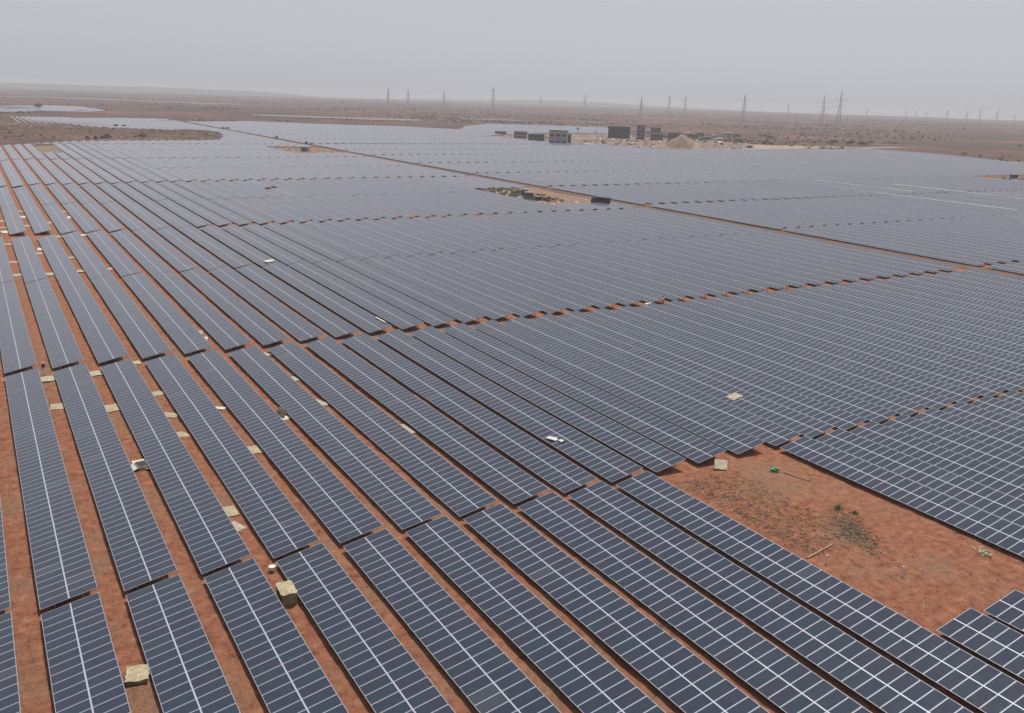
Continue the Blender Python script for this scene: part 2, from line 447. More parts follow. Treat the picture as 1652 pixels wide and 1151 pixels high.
# tables left out: clearings, the bare patch, the inverter stations
HOLES = [(1e9, -1, 0, 0)]
def spans(poly, x):
    ys = []
    for i, a in enumerate(poly):
        b = poly[(i+1) % len(poly)]
        if (a[0] <= x) != (b[0] <= x):
            ys.append(a[1]+(b[1]-a[1])*(x-a[0])/(b[0]-a[0]))
    ys.sort()
    return list(zip(ys[::2], ys[1::2]))
HOLE = [(54.5, 74.5, 33.65, 65.2), (33, 46, 549, 627), (171.2, 204, 269.5, 326.8), (168, 204, 541, 607), (496, 560, 296, 328), (95, 99, 343, 349), (181, 204, 1080, 1100)]
def strips_left(k):
    """start and module count of the tables along row k"""
    if k in (10, 11, 12): L = [(3.6, 30)]
    else: L = [(3.67, 61)]
    L.append((65.29, 61))
    s2 = 127.9 if k <= 5 else min(128.7, 127.9+(k-5)*.2)+max(0, k-12)*.02
    n2 = 60 if k <= 5 else 61
    L.append((s2, n2))
    s3 = s2+n2+.45
    n3 = 56 if k <= 2 else (60 if k <= 8 else 60)
    L.append((s3, n3))
    s4 = 252.3 if k <= 2 else (250.2 if k <= 8 else 252.6)
    n4 = 57 if k <= 2 else 62
    L.append((s4, n4)); s = s4+n4+.5
    n = 56 if k <= 2 else 62
    L.append((s, n)); s += n+(4.5 if k <= 2 else 3.2)
    for i in range(12):
        L.append((s, 62)); s += 62+(2.6 if i % 2 else 1.0)
    return L
def strips_right(j):
    L = [(66.0, 63), (131.0, 64), (196.2, 63), (262.9, 63), (329.4, 63), (394.8, 62), (460.6, 62), (526.4, 45)]
    s = 573.5
    for i in range(9):
        L.append((s, 63)); s += 66+(7 if i == 0 else 0)
    return L
tables = []            # (x, y, n, side, row, strip)
def clip_table(x, y, n, polys):
    xm = x+W_/2; out = []
    for P in polys:
        for a, b in spans(P, xm):
            lo, hi = max(y, a), min(y+n, b)
            if hi-lo >= 4: out.append((lo if lo > y else y, hi))
    for hx0, hx1, hy0, hy1 in HOLE:
        if hx0 < xm < hx1:
            o2 = []
            for lo, hi in out:
                if hy1 <= lo or hy0 >= hi: o2.append((lo, hi)); continue
                if hy0-lo >= 3: o2.append((lo, hy0))
                if hi-hy1 >= 3: o2.append((hy1, hi))
            out = o2
    return out
for k in range(-3, 36):
    x = X0+PL*k
    for s, (y, n) in enumerate(strips_left(k)):
        for lo, hi in clip_table(x, y, n, REG[:1]):
            tables.append((x, lo, int(hi-lo+.01), 'L', k, s))
for j in range(0, 98):
    x = XR+PR*j
    for s, (y, n) in enumerate(strips_right(j)):
        for lo, hi in clip_table(x, y, n, REG[1:2]):
            tables.append((x, lo, int(hi-lo+.01), 'R', j, s))
for P in FAR:
    x = min(p[0] for p in P)
    while x < max(p[0] for p in P):
        for a, b in spans(P, x+2):
            y = a
            while b-y > 8:
                n = int(min(62, b-y)); tables.append((x, y, n, 'F', 0, 0)); y += n+2
        x += 5.7

def shown(x, y, n):
    """visible area of a table in the frame, in square pixels"""
    tot = 0; m = 12
    for i in range(m):
        y0, y1 = y+n*i/m, y+n*(i+1)/m
        q = [project(*c) for c in ((x, y0, ZL), (x+W_, y0, ZL+RISE), (x+W_, y1, ZL+RISE), (x, y1, ZL))]
        if None in q: continue
        cx = sum(c[0] for c in q)/4; cy = sum(c[1] for c in q)/4
        if not (-60 <= cx <= 1712 and 0 <= cy <= 1180): continue
        tot += abs(sum(q[a][0]*q[(a+1) % 4][1]-q[(a+1) % 4][0]*q[a][1] for a in range(4)))/2
    return tot
area = [shown(*t[:3]) for t in tables]
near_or_in = [i for i, a in enumerate(area) if a > 0]
order = sorted(near_or_in, key=lambda i: -area[i])
single = set(order[:300])

# --- module meshes
CS, SN = math.cos(TILT), math.sin(TILT)
def module_into(mb, y, full=True):
    """one framed module lying in the local xy plane, x up the slope 0..ML, y..y+1"""
    fw, t = .034, .036
    x0, x1, y0, y1 = 0.0, ML, y+.008, y+.992
    a, b, c, d = (x0, y0, 0), (x1, y0, 0), (x1, y1, 0), (x0, y1, 0)
    A, B, C_, D_ = (x0+fw, y0+fw, 0), (x1-fw, y0+fw, 0), (x1-fw, y1-fw, 0), (x0+fw, y1-fw, 0)
    mb.quad(a, b, B, A, 1); mb.quad(b, c, C_, B, 1); mb.quad(c, d, D_, C_, 1); mb.quad(d, a, A, D_, 1)
    z = -.004
    mb.quad((A[0], A[1], z), (B[0], B[1], z), (C_[0], C_[1], z), (D_[0], D_[1], z), 0)
    lo = [(p[0], p[1], -t) for p in (a, b, c, d)]
    mb.quad(a, lo[0], lo[1], b, 1); mb.quad(b, lo[1], lo[2], c, 1); mb.quad(c, lo[2], lo[3], d, 1); mb.quad(d, lo[3], lo[0], a, 1)
    mb.quad(lo[3], lo[2], lo[1], lo[0], 2)
MATS = [M['glass'], M['alu'], M['back']]
mb = MB(); module_into(mb, 0); MODULE = mb.mesh('solar_module', MATS)
_rows = {}
def row_mesh(n):
    if n not in _rows:
        mb = MB()
        for i in range(n): module_into(mb, i)
        _rows[n] = mb.mesh('panel_row', MATS)
    return _rows[n]
def frame_into(mb, n, posts=True):
    """purlins, rafters and posts, in table coordinates (x across, y along, z up)"""
    for u in (.45, 1.45, 2.45, 3.4):
        zz = ZL+u*SN-.055*CS
        mb.box(u*CS-.03, u*CS+.03, .05, n-.05, zz-.07, zz, 0)
    m = max(2, int(round(n/3.1)))
    ys = [.6+(n-1.2)*i/(m-1) for i in range(m)]
    for y in ys:
        mb.bar((.25, y, ZL+.25*SN/CS-.17), (W_-.25, y, ZL+(W_-.25)*SN/CS-.17), .05, 0)
        if posts:
            for s in post_spots():
                mb.box(s[0]-.05, s[0]+.05, y-.04, y+.04, -.2, s[1], 0)
        mb.bar((1.0, y, .25), (.45, y, ZL+.45*.2-.2), .03, 0)
    return ys
def post_spots():
    return [(1.0, ZL+1.0*RISE/W_-.2), (2.85, ZL+2.85*RISE/W_-.2)]
_fr = {}
def frame_mesh(n, posts):
    if (n, posts) not in _fr:
        mb = MB(); frame_into(mb, n, posts); _fr[(n, posts)] = mb.mesh('mounting_frame', [M['steel']])
    return _fr[(n, posts)]
_st = {}
def strip_mesh(n):
    if n not in _st:
        mb = MB(); u = ML+GAP/2
        mb.box(u-.04, u+.04, 0, n, -.03, .006, 0); _st[n] = mb.mesh('centre_strip', [M['alu_bright']])
    return _st[n]
POST = []
for s in post_spots():
    mb = MB(); mb.box(-.05, .05, -.03, .03, -.2, s[1], 0); mb.box(-.09, .09, -.05, .05, s[1]-.06, s[1], 0)
    POST.append(mb.mesh('post', [M['steel']]))

def ordinal(n):
    ones = ['', 'first', 'second', 'third', 'fourth', 'fifth', 'sixth', 'seventh', 'eighth', 'ninth', 'tenth', 'eleventh', 'twelfth', 'thirteenth', 'fourteenth', 'fifteenth', 'sixteenth', 'seventeenth', 'eighteenth', 'nineteenth']
    if n < 20: return ones[n]
    tens = ['', '', 'twent', 'thirt', 'fort', 'fift', 'sixt', 'sevent', 'eight', 'ninet']
    if n % 10 == 0: return tens[n//10]+'ieth'
    return tens[n//10]+'y-'+ones[n % 10]
# visible order of the rows inside each strip
rank = {}
for side in 'LR':
    for s in range(20):
        ids = sorted([i for i in near_or_in if tables[i][3] == side and tables[i][5] == s and area[i] > 20], key=lambda i: (tables[i][0], tables[i][1]))
        xs = sorted({round(tables[i][0], 2) for i in ids})
        for i in ids: rank[i] = xs.index(round(tables[i][0], 2))+1
strip_l = ['nearest strip', 'second strip from the camera', 'third strip from the camera', 'fourth strip from the camera', 'fifth strip from the camera', 'sixth strip from the camera', 'seventh strip from the camera', 'eighth strip from the camera', 'ninth strip from the camera', 'tenth strip from the camera']
used_labels = {}
def table_label(i):
    x, y, n, side, k, s = tables[i]
    r = ordinal(rank.get(i, 1))
    if side == 'L':
        w_ = strip_l[s] if s < 10 else 'farthest strip'
        lab = 'tilted solar table in the %s, %s row from the left' % (w_, r)
    else:
        lab = 'solar table in the %s cross strip right of dirt road, %s row from it' % (ordinal(s+1), r)
    if lab in used_labels:
        lab = lab.replace('tilted solar', 'short far solar').replace('solar table in the', 'far solar table in the', 1) if side == 'R' else lab.replace('tilted', 'short far')
    used_labels[lab] = 1
    return lab

rand = random.Random(5)
n_post = 0
for i in order[:300]:
    x, y, n, side, k, s = tables[i]
    t = empty('solar_table', (x, y, 0))
    tag(t, table_label(i), 'solar table', 'rows of tilted solar tables')
    if s >= 1 or side == 'R':
        t.location.z = rand.uniform(-.05, .05); t.rotation_euler = (rand.uniform(-.0006, .0006), rand.gauss(0, .004), 0)
    dz = 0.0
    near = (side == 'L' and s == 0)
    for r in (0, 1):
        off = r*(ML+GAP)
        loc = (off*CS, 0, ZL+off*SN)
        if near:
            vis = []
            for q in range(n):
                pr = project(x+2, y+q+.5, 1.0)
                if pr and -60 < pr[0] < 1712 and pr[1] < 1190: vis.append(q)
            vis = vis[-50:]
            rest = [q for q in range(n) if q not in set(vis)]
            for q in vis:
                o = bpy.data.objects.new('solar_module', MODULE); link(o, t)
                o.location = (loc[0]+rand.uniform(-.004, .004), q, loc[2]+rand.uniform(-.003, .003)); o.rotation_euler = (rand.gauss(0, .0015), -TILT+rand.gauss(0, .0025), 0)
            if rest and r == 0:
                mb = MB()
                for rr in (0, 1):
                    m2 = MB()
                    for q in rest: module_into(m2, q)
                    n0 = len(mb.v); of = rr*(ML+GAP)
                    mb.v += [(p[0]+of, p[1], p[2]) for p in m2.v]; mb.f += [tuple(v+n0 for v in f) for f in m2.f]; mb.m += m2.m; mb.uv += m2.uv
                o = mb.build('solar_module', MATS, t); o.location = (0, 0, ZL); o.rotation_euler = (0, -TILT, 0); o['kind'] = 'stuff'
        else:
            o = bpy.data.objects.new('panel_row', row_mesh(n)); link(o, t)
            o.location = loc; o.rotation_euler = (0, -TILT, 0)
    o = bpy.data.objects.new('centre_strip', strip_mesh(n)); link(o, t)
    o.location = (0, 0, ZL); o.rotation_euler = (0, -TILT, 0)
    own_posts = n_post < 46 and (s <= 2 or (side == 'L' and k <= 3))
    o = bpy.data.objects.new('mounting_frame', frame_mesh(n, not own_posts)); link(o, t)
    if own_posts:
        n_post += 1
        m = max(2, int(round(n/9.3))); 
        for q in range(m):
            for b_ in (0, 1):
                o = bpy.data.objects.new('post', POST[b_]); link(o, t)
                o.location = (post_spots()[b_][0], .6+(n-1.2)*q/(m-1), 0)

# the rest of the field: one mass of tables
mb = MB()
inframe = []
for i, tb in enumerate(tables):
    if i in single: continue
    x, y, n = tb[:3]
    if area[i] == 0:
        # keep only tables just outside the frame
        ok = False
        for yy in (y, y+n/2, y+n):
            pr = project(x+2, yy, 1)
            if pr and -420 < pr[0] < 2100 and pr[1] < 1500: ok = True
        if not ok: continue
    inframe.append(i)
TH = .05
V = []; Fq = []; MI = []; UV = []
for i in inframe:
    x, y, n, side, k, s = tables[i]
    jz = rand.uniform(-.06, .06)+float(ground_h(x+2, y+n/2)) if side == 'F' else rand.uniform(-.05, .05)
    tl = RISE+rand.uniform(-.03, .03)
    z0, z1 = ZL+jz, ZL+jz+tl
    c = [(x, y, z0), (x+W_, y, z1), (x+W_, y+n, z1), (x, y+n, z0)]
    b0 = len(V)
    V += c+[(p[0], p[1], p[2]-TH) for p in c]
    Fq += [(b0, b0+1, b0+2, b0+3), (b0+7, b0+6, b0+5, b0+4), (b0, b0+4, b0+5, b0+1), (b0+1, b0+5, b0+6, b0+2), (b0+2, b0+6, b0+7, b0+3), (b0+3, b0+7, b0+4, b0)]
    MI += [0, 1, 1, 1, 1, 1]
    UV += [(0, 0.0), (0, 2.0), (n, 2.0), (n, 0.0)]+[(0, 0)]*20
    for yy in (y+.6, y+n-.6):
        for px_, zt in ((x+1.0, z0+.15), (x+2.85, z0+.5)):
            b0 = len(V)
            for zz in (-.2, zt):
                V += [(px_-.05, yy-.05, zz), (px_+.05, yy-.05, zz), (px_+.05, yy+.05, zz), (px_-.05, yy+.05, zz)]
            Fq += [(b0, b0+1, b0+5, b0+4), (b0+1, b0+2, b0+6, b0+5), (b0+2, b0+3, b0+7, b0+6), (b0+3, b0, b0+4, b0+7)]
            MI += [1]*4; UV += [(0, 0)]*16
me = bpy.data.meshes.new('solar_table_field'); me.from_pydata(V, [], Fq)
for m in (M['grid'], M['steel']): me.materials.append(m)
me.polygons.foreach_set('material_index', MI)
l = me.uv_layers.new(name='grid'); l.data.foreach_set('uv', [c for u in UV for c in u]); me.update()
o = link(bpy.data.objects.new('solar_table_field', me))
tag(o, 'remaining distant solar tables running on towards the horizon', 'solar tables', None, 'stuff')
print('tables', len(tables), 'in frame', len(near_or_in), 'single', len(single), 'mass', len(inframe))

# ------------------------------------------------------------------ flat boards and debris between the rows
def gz(x, y): return float(ground_h(x, y))
def board(loc, w_, l_, rz, mat, label, th=.05, tiltx=0.0, tilty=0.0, lift=.04, curl=.12, name='packing_board', group='packing boards dropped between the solar rows', cat='board'):
    """a slightly warped sheet of packing board with thickness"""
    mb = MB(); nx_, ny_ = 5, 6
    seed = rand.random()*50
    def p(i, j, z):
        u, v = i/nx_-.5, j/ny_-.5
        e = 1+.06*math.sin(seed+3*j)+.04*math.sin(seed*2+5*i)
        return (u*w_*e, v*l_*(1+.05*math.sin(seed+4*i)), z+curl*(u*u*math.sin(seed)+v*v*math.cos(seed*1.7))*1.3+curl*.25*math.sin(seed+7*u)*math.sin(5*v))
    for i in range(nx_):
        for j in range(ny_):
            mb.quad(p(i, j, th), p(i+1, j, th), p(i+1, j+1, th), p(i, j+1, th))
            mb.quad(p(i, j+1, 0), p(i+1, j+1, 0), p(i+1, j, 0), p(i, j, 0))
    for i in range(nx_):
        mb.quad(p(i, 0, 0), p(i+1, 0, 0), p(i+1, 0, th), p(i, 0, th)); mb.quad(p(i+1, ny_, 0), p(i, ny_, 0), p(i, ny_, th), p(i+1, ny_, th))
    for j in range(ny_):
        mb.quad(p(0, j+1, 0), p(0, j, 0), p(0, j, th), p(0, j+1, th)); mb.quad(p(nx_, j, 0), p(nx_, j+1, 0), p(nx_, j+1, th), p(nx_, j, th))
    o = mb.build(name, mat)
    if len(loc) < 3: loc = (loc[0]*.9932, loc[1]*.9932)
    else: loc = (loc[0], loc[1], loc[2]-.25)
    o.location = (loc[0], loc[1], (gz(loc[0], loc[1]) if len(loc) < 3 else loc[2])+lift); o.rotation_euler = (tiltx, tilty, rz)
    tag(o, label, cat, group)
    return o
CD, CP, CW = M['card'], M['card_pale'], M['card_white']
# near boards: x, y, width, length
for a in [
    ((5.45, 125.2), 1.7, 2.3, .1, CP, 'pale board nearest the standing worker, just below the first cross gap'),
    ((5.55, 113.4), 1.5, 2.2, -.1, CD, 'yellowish board between first and second rows, second below the cross gap'),
    ((11.0, 125.6), 1.6, 2.2, .15, CP, 'pale board between second and third rows beside the cross gap'),
    ((11.2, 110.3), 1.9, 2.6, .1, CD, 'large yellow board between second and third rows, above the open carton'),
    ((16.6, 113.6), 1.6, 1.7, .3, CD, 'yellow board between third and fourth rows, uppermost of its lane'),
    ((16.5, 105.2), 1.4, 2.4, .9, CD, 'three-cornered looking board halfway up the lane of the pale crate'),
    ((16.5, 98.0), 1.2, 1.9, .4, CD, 'small board in the crate lane, between the three-cornered board and the double boards'),
    ((16.55, 76.6), 1.25, 2.1, 0, CD, 'clean rectangular cream board leaning above a crumpled one'),
    ((16.35, 73.6), .9, 1.9, .35, CP, 'crumpled patterned board just below the clean cream rectangle'),
    ((22.3, 90.2), 1.5, 2.2, .05, CD, 'lone cream board between the fourth and fifth rows'),
    ((27.9, 98.6), 1.2, 1.6, .5, CW, 'white board lying under the upright yellow one'),
    ((33.5, 101.8), 1.0, 2.6, .3, CP, 'pale strip board between the sixth and seventh rows'),
    ((33.4, 125.6), .9, 1.8, .3, CP, 'small whitish board high up between sixth and seventh rows'),
    ((39.3, 88.9), .7, 3.2, .05, CP, 'long narrow pale board half hidden along the low edge of a row'),
    ((22.2, 105.0), .8, 1.4, .8, CW, 'little white offcut between the fourth and fifth rows'),
    ((33.6, 112.5), .8, 2.0, .1, CP, 'narrow pale offcut halfway between sixth and seventh rows'),
]: board(*a)
board((27.95, 98.9), 1.0, 1.6, .3, CD, 'yellow board standing almost upright against the seventh row', tilty=-1.15, lift=.55)
for q, (x, y, w_, l_, m) in enumerate([
    (5.4, 241, 1.7, 2.2, CP), (5.4, 215.7, 1.7, 2.0, CP), (5.5, 200.5, 1.7, 2.2, CP), (11.7, 231.3, 1.6, 3.5, CW), (10.9, 226, 1.4, 2.5, CP), (10.9, 198.9, 1.7, 3.0, CP),
    (16.5, 217.5, 1.6, 2.0, CP), (16.5, 250.0, 1.5, 3.0, CD), (16.5, 200.2, 1.5, 2.4, CP), (22.3, 250.8, 1.6, 2.4, CW), (5.5, 262, 1.7, 4, CW), (22.2, 201, 1.2, 2.4, CP),
    (22.0, 300, 1.5, 4, CP), (22.0, 286, 1.6, 4, CW), (16.5, 277, 1.5, 4, CP), (27.4, 281, 1.2, 3, CP), (27.2, 137.2, 1.3, 2.8, CW), (27.6, 141.5, 1.0, 2.2, CP),
    (16.4, 128.6, 1.5, 1.6, CP), (5.4, 270, 1.6, 3, CD), (10.9, 272, 1.6, 3, CP), (5.4, 283, 1.4, 3.5, CP), (10.9, 291, 1.5, 4, CW), (10.9, 304, 1.4, 3, CP)]):
    o_ = ordinal(q+1)
    board((x, y), w_, l_, rand.uniform(-.3, .3), m, '', name='packing_board')['label'] = '%s board in soil lane %d from the left, %d panels beyond the %s gap' % (
        'white' if m is CW else ('yellow' if m is CD else 'pale'), int(round((x-5.4)/5.5))+1, int(y-126) if y < 251 else int(y-250), 'second cross' if y < 251 else 'post-lined')
board((64.0, 64.4), 1.3, 1.3, -.75, CP, 'square cream board propped up on the bare red patch', th=.08, curl=.05, tiltx=.5, lift=.38)
board((51.4, 77.3, .92), .8, 1.3, .5, CW, 'white crumpled sheet on the table edge near the bare patch', group='loose white sheets lying on the tables', cat='sheet', name='loose_sheet')
board((51.8, 76.1, 1.0), .5, .6, .2, CW, 'small white scrap beside the crumpled sheet', group='loose white sheets lying on the tables', cat='sheet', name='loose_sheet')
board((80.1, 79.4, 1.08), 1.7, 1.4, .05, CP, 'pale board lying on a table beyond the bare patch', group='loose white sheets lying on the tables', cat='sheet', name='loose_sheet', tilty=-.197, th=.02)
board((53.0, 192.5, 1.22), 2.0, 2.0, .05, CW, 'white sheet on a table of the third strip', group='loose white sheets lying on the tables', cat='sheet', name='loose_sheet', tilty=-.1)
board((54.2, 133.0, 1.46), .3, 4.0, .0, CW, 'white cloth trailing along a table edge at the cross gap', group='loose white sheets lying on the tables', cat='sheet', name='loose_sheet', curl=.05)
board((105.6, 128.4), 1.6, 1.1, .0, CW, 'white bag lying in the cross gap left of the far worker', group='loose white sheets lying on the tables', cat='sheet', name='loose_sheet', curl=.3, lift=.6)
board((5.0, 306.0, 1.35), 2.2, 1.8, .0, CW, 'white sheet on the leftmost table of the fifth strip', group='loose white sheets lying on the tables', cat='sheet', name='loose_sheet', tilty=-.1).location = (3.6, 290, 1.12)

# the tall pale crate
c = empty('packing_crate', (16.60, 59.5, gz(16.6, 59.5)-.02), math.radians(-2))
tag(c, 'tall pale yellow packing crate standing between two solar rows', 'crate')
mb = MB(); mb.box(-.52, .52, -.88, .88, .10, 1.02, 0)
for yy in (-.885, .885):
    for xx in (-.48, 0, .48): mb.box(xx-.05, xx+.05, yy-.02, yy+.02, .1, 1.02, 0)
mb.build('crate_body', M['crate_side'], c)
mb = MB()
for yy in (-.8, 0, .8): mb.box(-.5, .5, yy-.06, yy+.06, 0, .10, 0)
mb.build('pallet_foot', M['wood'], c)
o = board((0, 0, 0), 1.16, 1.92, 0, CD, 'x', th=.06, curl=.06, name='lid'); o.parent = c; o.location = (0, 0, 1.03); o.rotation_euler = (0, 0, 0)
for kk in ('label', 'category', 'group'): del o[kk]
# flat crate at the bottom left
c = empty('flat_crate', (5.5, 54.6, gz(5.5, 54.6)), math.radians(-12))
tag(c, 'low battered yellow crate lid at the bottom left of the photo', 'crate')
mb = MB(); mb.box(-.62, .62, -.8, .8, .04, .22, 0); mb.build('crate_body', M['crate_side'], c)
o = board((0, 0, 0), 1.36, 1.7, 0, CD, 'x', th=.05, curl=.16, name='lid'); o.parent = c; o.location = (0, 0, .24); o.rotation_euler = (0, 0, 0)
for kk in ('label', 'category', 'group'): del o[kk]
# open carton
c = empty('open_carton', (11.25, 90.0, gz(11.2, 90)), .12)
tag(c, 'open carton of dark panels with pale flaps spread around it', 'carton')
mb = MB(); mb.box(-.52, .52, -.75, .75, 0, .42, 0); mb.build('carton_body', CP, c)
mb = MB(); mb.box(-.45, .45, -.66, .66, .421, .46, 0); mb.build('dark_panel', M['dark'], c)
for (px_, py_, w_, l_, ax, an) in ((-.85, 0, .6, 1.5, 1, .35), (0, 1.1, 1.2, .7, 0, .35), (.55, -1.0, .8, .6, 0, -.3)):
    mb = MB(); mb.box(-w_/2, w_/2, -l_/2, l_/2, 0, .03, 0); o = mb.build('flap', CW, c); o.location = (px_, py_, .2); o.rotation_euler = ((an, 0, 0) if ax == 0 else (0, -an, 0))
# stool
c = empty('stool', (16.8, 64.0, gz(16.8, 64.0)))
tag(c, 'small white round-topped stool on the soil behind the tall crate', 'stool')
mb = MB(); mb.bar((0, 0, .40), (0, 0, .46), .28, 0, 14); mb.build('seat', M['white'], c)
for a in range(4):
    t_ = a*math.pi/2+.4; mb = MB(); mb.bar((math.cos(t_)*.2, math.sin(t_)*.2, .4), (math.cos(t_)*.26, math.sin(t_)*.26, -.03), .03, 0, 6); mb.build('leg', M['white'], c)
# poles, stakes, green bag, net on the bare patch
def pole(a, b, r, mat, label, name='wooden_pole', group=None, cat='pole'):
    mb = MB(); A = Vector((a[0], a[1], gz(*a[:2])+r)); B = Vector((b[0], b[1], gz(*b[:2])+r)); n = 5
    P = [A.lerp(B, i/n)+Vector((0, 0, .02*math.sin(i*2.3))) for i in range(n+1)]
    for i in range(n): mb.bar(P[i], P[i+1], r*(1-.07*i), 0, 7, r*(1-.07*(i+1)))
    o = mb.build(name, mat); tag(o, label, cat, group); return o
pole((68.7, 60.2), (69.8, 56.8), .07, M['wood'], 'thin straight pole lying beyond the green bag')
pole((56.6, 46.0), (60.3, 46.6), .09, M['wood'], 'thick weathered pole lying next to the near row on the patch')
for (x, y, lab) in ((57.2, 44.6, 'leaning white marker stake beside the thick pole'), (61.2, 40.3, 'upright white marker stake in the middle of the bare patch')):
    mb = MB(); mb.bar((0, 0, -.1), (.1, .03, .85), .06, 0, 6); mb.box(.02, .22, -.03, .03, .6, .85, 0)
    o = mb.build('marker_stake', M['white']); o.location = (x, y, gz(x, y)); tag(o, lab, 'stake', 'white stakes on the bare patch')
def blob(name, mat, r, sc, sub=2, amp=.3, parent=None, seed=0):
    bm = bmesh.new(); bmesh.ops.create_icosphere(bm, subdivisions=sub, radius=r)
    rr = random.Random(seed)
    ph = [rr.uniform(0, 6) for _ in range(6)]
    for v in bm.verts:
        n = v.co.normalized()
        k_ = 1+amp*(math.sin(n.x*4+ph[0])*math.cos(n.y*5+ph[1])+.6*math.sin(n.z*7+ph[2]+n.x*6))*.6+rr.uniform(-.08, .08)*amp*2
        v.co = Vector((v.co.x*sc[0], v.co.y*sc[1], v.co.z*sc[2]))*k_
    me = bpy.data.meshes.new(name); bm.to_mesh(me); bm.free(); me.materials.append(mat)
    return link(bpy.data.objects.new(name, me), parent)
o = blob('plastic_bag', M['green_net'], .42, (1, 1.1, .6), 3, .7, seed=3); o.location = (68.1, 60.9, gz(68.1, 60.9)+.15); tag(o, 'crumpled bright green plastic bag on the bare red patch', 'bag')
mb = MB()
for q in range(26):
    a = rand.uniform(0, 6.28); l_ = rand.uniform(.3, 1.0); x, y = rand.gauss(0, .45), rand.gauss(0, .25)
    mb.bar((x, y, rand.uniform(.02, .2)), (x+math.cos(a)*l_, y+math.sin(a)*l_*.6, rand.uniform(.02, .35)), .035, 0, 4)
o = mb.build('torn_net', simple('pale_net', (.42, .47, .36), .8)); o.location = (71.1, 39.6, gz(71.1, 39.6)); o.rotation_euler.z = .9
tag(o, 'tangle of pale torn netting near the right edge of the patch', 'netting')
# small green weeds and a brushwood heap
def weed(x, y, s, lab, mat='leaf', seed=1):
    r_ = random.Random(seed); mb = MB()
    for q in range(150):
        a = r_.uniform(0, 6.28); rr_ = abs(r_.gauss(0, .45))*s; z = r_.uniform(0, .5)*s*max(.15, 1-rr_/s)
        c_ = Vector((math.cos(a)*rr_, math.sin(a)*rr_, z)); d_ = Vector((r_.gauss(0, 1), r_.gauss(0, 1), r_.gauss(.4, .5))).normalized()*.13*s
        e_ = d_.cross(Vector((r_.gauss(0, 1), r_.gauss(0, 1), r_.gauss(0, 1)))).normalized()*.05*s
        mb.quad(tuple(c_-d_-e_), tuple(c_+d_-e_*.3), tuple(c_+d_+e_*.3), tuple(c_-d_+e_))
    o = mb.build('weed', M[mat]); o.location = (x, y, gz(x, y)); tag(o, lab, 'weed', 'low weeds on the soil')
weed(66.9, 51.6, .75, 'green weed in the middle of the bare patch, left of its twin', seed=4)
weed(67.4, 50.1, .6, 'smaller green weed just right of the first on the patch', seed=5)
weed(38.6, 43.6, .9, 'dark green weed in the shade between two near rows', seed=6)
mb = MB()
for q in range(3600):
    # brushwood and dry stalks in two drifts over the patch
    if q < 1100: x, y = 64.4+rand.gauss(0, .8), 47.8+rand.gauss(0, 2.0); x += (y-47.8)*.45
    else:
        y = rand.uniform(46, 63); x = 57.4+rand.random()**1.4*7+rand.gauss(0, .5)
        if not (55.2 < x < 74): continue
    a = rand.uniform(0, 6.28); l_ = rand.uniform(.10, .42 if q >= 1100 else .5); z = gz(x, y)
    mb.bar((x, y, z+rand.uniform(.0, .05)), (x+math.cos(a)*l_, y+math.sin(a)*l_, z+rand.uniform(.0, .12)), rand.uniform(.010, .028), rand.randrange(3), 3)
o = mb.build('brushwood', [M['straw'], M['bark'], M['rubble']]); tag(o, 'dry stalks and twigs scattered over the bare patch', 'brushwood', None, 'stuff')
mb = MB()
for q in range(8000):
    u = rand.random()
    if u < .35: x, y = rand.uniform(55, 74), rand.uniform(34, 65)
    else:
        k = rand.choice([-1, 0, 1, 2, 3, 4, 5, 6, 7, 8]); x = X0+PL*k+W_+rand.uniform(-.1, 1.75); y = 24+rand.random()**1.3*110
    s = rand.uniform(.02, .075) if rand.random() < .93 else rand.uniform(.08, .15); z = gz(x, y)
    top = (x+rand.uniform(-s, s)*.4, y+rand.uniform(-s, s)*.4, z+s*.9)
    P = [(x+s*math.cos(t_+rand.uniform(-.3, .3)), y+s*math.sin(t_), z-.02) for t_ in (0, 1.25, 2.5, 3.8, 5.0)]
    for i in range(5): mb.poly([P[i], P[(i+1) % 5], top], 0 if q % 3 else 1)
o = mb.build('gravel', [M['soil'], M['rock']]); tag(o, 'loose clods and small stones on the red soil', 'gravel', None, 'stuff')

for (x, y0, y1, lab) in ((336.4, 199, 262, 'added pale strip for a bright row reflection at the right, nearest of three'), (360.0, 262, 318, 'short added strip for a bright row reflection, farthest of three'), (385.0, 222, 292, 'added pale strip for a bright row reflection at the right, middle of three')):
    mb = MB(); n_ = 18
    for q in range(n_):
        a, b = y0+(y1-y0)*q/n_, y0+(y1-y0)*(q+1)/n_
        wq = .35+.25*rand.random()
        mb.box(-wq, wq, a, b-.1, 1.5+rand.uniform(0, .12), 1.72, 0)
        mb.box(-.05, .05, a, a+.1, 0, 1.5, 0)
    o = mb.build('glare_strip', M['white']); o.location = (x, 0, 0); tag(o, lab, 'glare strip', 'pale strips added for bright reflections on the right-hand rows')  # white strips added to stand in for rows that reflect more sky
